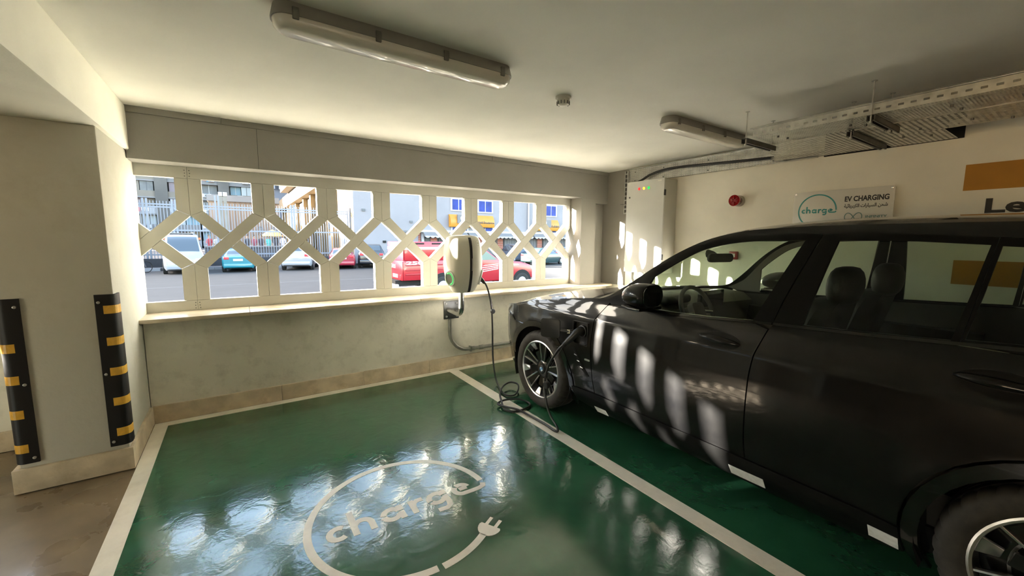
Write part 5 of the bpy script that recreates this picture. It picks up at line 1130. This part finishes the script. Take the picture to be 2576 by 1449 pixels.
for px, col, h, lb in ((527,(.25,.04,.05),.95,'person in dark red on the terrace behind the minibus'),(545,(.35,.33,.30),.9,'person in grey at the left end of the terrace'),(622,(.05,.05,.06),1.0,'person in black at the left of the teal shirt'),(640,(.20,.05,.07),.95,'person in maroon on the terrace'),(657,(.05,.04,.05),1.0,'person in dark clothes beside the teal shirt'),(676,(.08,.36,.36),.95,'person in a teal shirt below the parasol'),(694,(.05,.05,.06),1.15,'tall person in black right of the parasol'),(711,(.42,.38,.40),1.1,'person in a pale grey shirt at the right of the terrace')): person(px,col,h,lb)

# ---- yellow wing with a sunlit flank and the white building in front
WY = 34.0; WX = at_y(889,540,WY).x; WX1 = 46.0
yb = empty('yellow_wing', (WX,60,ZG), 'sunlit yellow wing running back from the white building', 'building'); o = yb.location
obj('wall', rel(B(WX,WX+8,WY+.31,88,ZG,8.0), o), M_yellow, yb)
obj('upper_fascia', rel(B(WX-1.0,WX+8,41,88,6.6,8.3), o), M_tan, yb)
obj('overhang', rel(B(WX-2.0,WX+8,43,70,8.3,9.6), o), M_tan, yb)
for y in (40,46,52,58,66,76,86):
    obj('pier', rel(B(WX-.5,WX+.02,y,y+1.0,ZG,6.6), o), M_yellow, yb)
for y0,y1 in ((35.2,38.6),(41.8,44.6),(47.5,50.5),(54,57),(61,64)):
    w = obj('window', rel(B(WX-.06,WX+.02,y0,y1,2.5,4.3), o), mat('pale_blue_pane', (0.12,0.15,0.198), .2, coat=.3), yb); obj('window_bar', rel(B(WX-.09,WX-.05,(y0+y1)/2-.06,(y0+y1)/2+.06,2.5,4.3), o), M_shut, w)
    sh_ = obj('shuttered_bay', rel(B(WX-.10,WX+.02,y0,y1,ZG+.4,1.9), o), mat('blue_shutter', (0.12,0.162,0.228), .6), yb)
    for k in range(6): obj('shutter_slat', rel(B(WX-.13,WX-.09,y0+.1+(y1-y0-.2)*k/6,y0+.1+(y1-y0-.2)*(k+.5)/6,ZG+.5,1.85), o), mat('blue_slat', (0.198,0.24,0.3), .6), sh_)
wb_ = empty('white_building', (20,WY,ZG), 'white rendered building with blue windows over a brick shopfront', 'building'); o = wb_.location
obj('wall', rel(MB().box(WX,WX1,WY,WY+.3,2.35,14).box(WX+8.05,WX1,WY+.3,WY+10,ZG,14), o), M_facade, wb_)
zc = at_y(1200,585,WY).z; xs0 = at_y(1052,600,WY).x
obj('wall', rel(B(WX,xs0,WY,WY+.3,ZG,2.35), o), M_facade, wb_); obj('shop_wall', rel(B(xs0,WX1,WY+.25,WY+.30,ZG,2.35), o), M_dkstone, wb_)
obj('cornice', rel(B(xs0-.2,WX1,WY-.35,WY+.02,zc-.05,zc+.14), o), M_wframe, wb_)
obj('doorway_pillar', rel(B(at_y(1060,600,WY).x,at_y(1066,600,WY).x,WY-.12,WY+.3,ZG,zc-.06), o), M_wframe, wb_)
obj('sill_band', rel(B(at_y(1012,580,WY).x,at_y(1052,580,WY).x,WY-.2,WY,at_y(1030,585,WY).z,at_y(1030,580,WY).z), o), M_dkstone, wb_)
def win(px0, px1, py0, py1, n=2):
    a = at_y(px0,(py0+py1)/2,WY); b_ = at_y(px1,(py0+py1)/2,WY); t = at_y((px0+px1)/2,py0,WY).z; u = at_y((px0+px1)/2,py1,WY).z
    w = obj('window', rel(B(a.x-.12,b_.x+.12,WY-.06,WY+.01,u-.12,t+.12), o), M_wframe, wb_); d = (b_.x-a.x)/n
    for k in range(n): obj('pane', rel(B(a.x+k*d+.05,a.x+(k+1)*d-.05,WY-.08,WY-.05,u,t), o), M_blueglass, w)
win(1136,1170,502,528); win(1203,1237,507,533); win(1373,1398,519,543); win(1262,1290,510,536)
win(1137,1175,572,583,2); win(1200,1239,573,585,2); win(1366,1398,576,590,2)
dp = at_y(1328,540,WY).x; obj('downpipe', rel(MB().cyl((dp,WY-.12,zc),(dp,WY-.12,14),.09,10), o), M_wframe, wb_)
for px,py,m_ in ((914,528,M_shut),(1034,558,M_shut),(967,608,M_gap)):
    c = at_y(px,py,WY); obj('meter_box', rel(B(c.x-.13,c.x+.13,WY-.08,WY,c.z-.09,c.z+.09), o), m_, wb_)
# curved orange signs
def osign(px0, px1, pyt, pyb, dark, label):
    a = at_y(px0,(pyt+pyb)/2,WY-.4).x; b_ = at_y(px1,(pyt+pyb)/2,WY-.4).x; t = at_y((px0+px1)/2,pyt,WY-.4).z; u = at_y((px0+px1)/2,pyb,WY-.4).z
    s_ = empty('shop_sign', ((a+b_)/2,WY-.06,u), label, 'sign', 'orange shop signs'); o2 = s_.location
    prof = [(WY-.06,u),(WY-.42,u+.02)]+[(WY-.42-.10*sin(pi*k/8)*.8+.26*(k/8)**3, u+(t-u)*k/8) for k in range(1,9)]+[(WY-.06,t)]
    obj('panel', rel(MB().prism(prof,'x',a,b_), o2), M_orange, s_, smooth=30)
    d0, d1 = a+(b_-a)*dark[0], a+(b_-a)*dark[1]; obj('logo_field', rel(B(d0,d1,WY-.60,WY-.40,u+(t-u)*.30,u+(t-u)*.97), o2), mat('sign_grey', (.12,.12,.13), .5), s_)
    c = ((d0+d1)/2-.1, u+(t-u)*.64)
    obj('logo_mark', rel(MB().prism([(c[0]+.42*(t-u)*.45*cos(q)*(1+.18*sin(3*q)),c[1]+(t-u)*.27*sin(q)) for q in (2*pi*k/16 for k in range(16))],'y',WY-.62,WY-.60), o2), mat('sign_white', (.75,.75,.74), .5), s_)
    mb = MB(); rnd = random.Random(2); x = d1+.12
    while x < b_-.15:
        h = rnd.uniform(.08,.2)*(t-u); z0 = u+(t-u)*.34
        mb.box(x,x+.05,WY-.585,WY-.55,z0,z0+h).box(x,x+.14,WY-.585,WY-.55,z0,z0+.05); x += rnd.uniform(.13,.22)
    obj('sign_script', rel(mb, o2), M_shut2, s_)
osign(1133,1243,541,572,(.14,.40),'long orange shop sign under the blue windows of the white building')
osign(1352,1406,553,581,(.05,.58),'short orange shop sign at the right of the white building')
# awnings, brick piers and curtains of the shopfront
for k,(p0,p1) in enumerate(((1068,1118),(1120,1178),(1182,1232),(1236,1296),(1300,1340),(1344,1394),(1398,1440))):
    a = at_y(p0,600,WY-.6).x; b_ = at_y(p1,600,WY-.6).x; zt_ = zc-.06; zb_ = at_y(1200,597,WY-.6).z
    aw = obj('awning', rel(MB().prism([(WY+.2,zt_),(WY-.35,zt_),(WY-.75,zb_+.12),(WY-.75,zb_),(WY+.2,zb_+.3)],'x',a,b_), o), M_awn, wb_)
    n = max(3,int((b_-a)/.42)); d = (b_-a)/n
    obj('awning_edge', rel(MB().prism([(a,zb_+.10),(b_,zb_+.10)]+[q for j in range(n-1,-1,-1) for q in ((a+(j+1)*d,zb_+.02),(a+(j+.75)*d,zb_-.07),(a+(j+.5)*d,zb_-.10),(a+(j+.25)*d,zb_-.07))]+[(a,zb_+.02)],'y',WY-.775,WY-.752), o), M_scal, wb_)
for px in (1050,1092,1206,1259,1309,1358,1429):
    x = at_y(px,610,WY).x; bp = obj('brick_pier', rel(B(x-.30,x+.30,WY+.04,WY+.3,ZG,zc-.2), o), mat('mortar', (.36,.30,.28), .9), wb_)
    for j in range(16):
        z = ZG+.15+j*.165
        for q in range(2): obj('brick', rel(B(x-.31+q*.30+(.0 if j % 2 else .0),x-.02+q*.32,WY+.015,WY+.05,z,z+.125), o), M_brick, bp)
for p0,p1 in ((1070,1085),(1105,1118),(1270,1300),(1315,1350),(1368,1392),(1398,1424)):
    a = at_y(p0,615,WY).x; b_ = at_y(p1,615,WY).x
    cu = obj('shop_window', rel(B(a,b_,WY+.12,WY+.26,ZG+.5,zc-.5), o), mat('net_curtain', (0.133,0.133,0.14), .8), wb_)
    for k in range(5): obj('curtain_fold', rel(B(a+(b_-a)*(k+.2)/5,a+(b_-a)*(k+.5)/5,WY+.09,WY+.13,ZG+.5,zc-.5), o), mat('curtain_shade', (0.14,0.14,0.15), .8), cu)
dw = at_y(1398,640,WY).x; obj('shop_door', rel(B(dw-.9,dw+.9,WY-.02,WY+.2,ZG,1.2), o), mat('door_brown', (.20,.07,.05), .6), wb_); obj('door_poster', rel(B(dw-.4,dw+.5,WY-.05,WY-.02,-.1,.9), o), mat('poster_white', (0.266,0.259,0.259), .6), wb_)
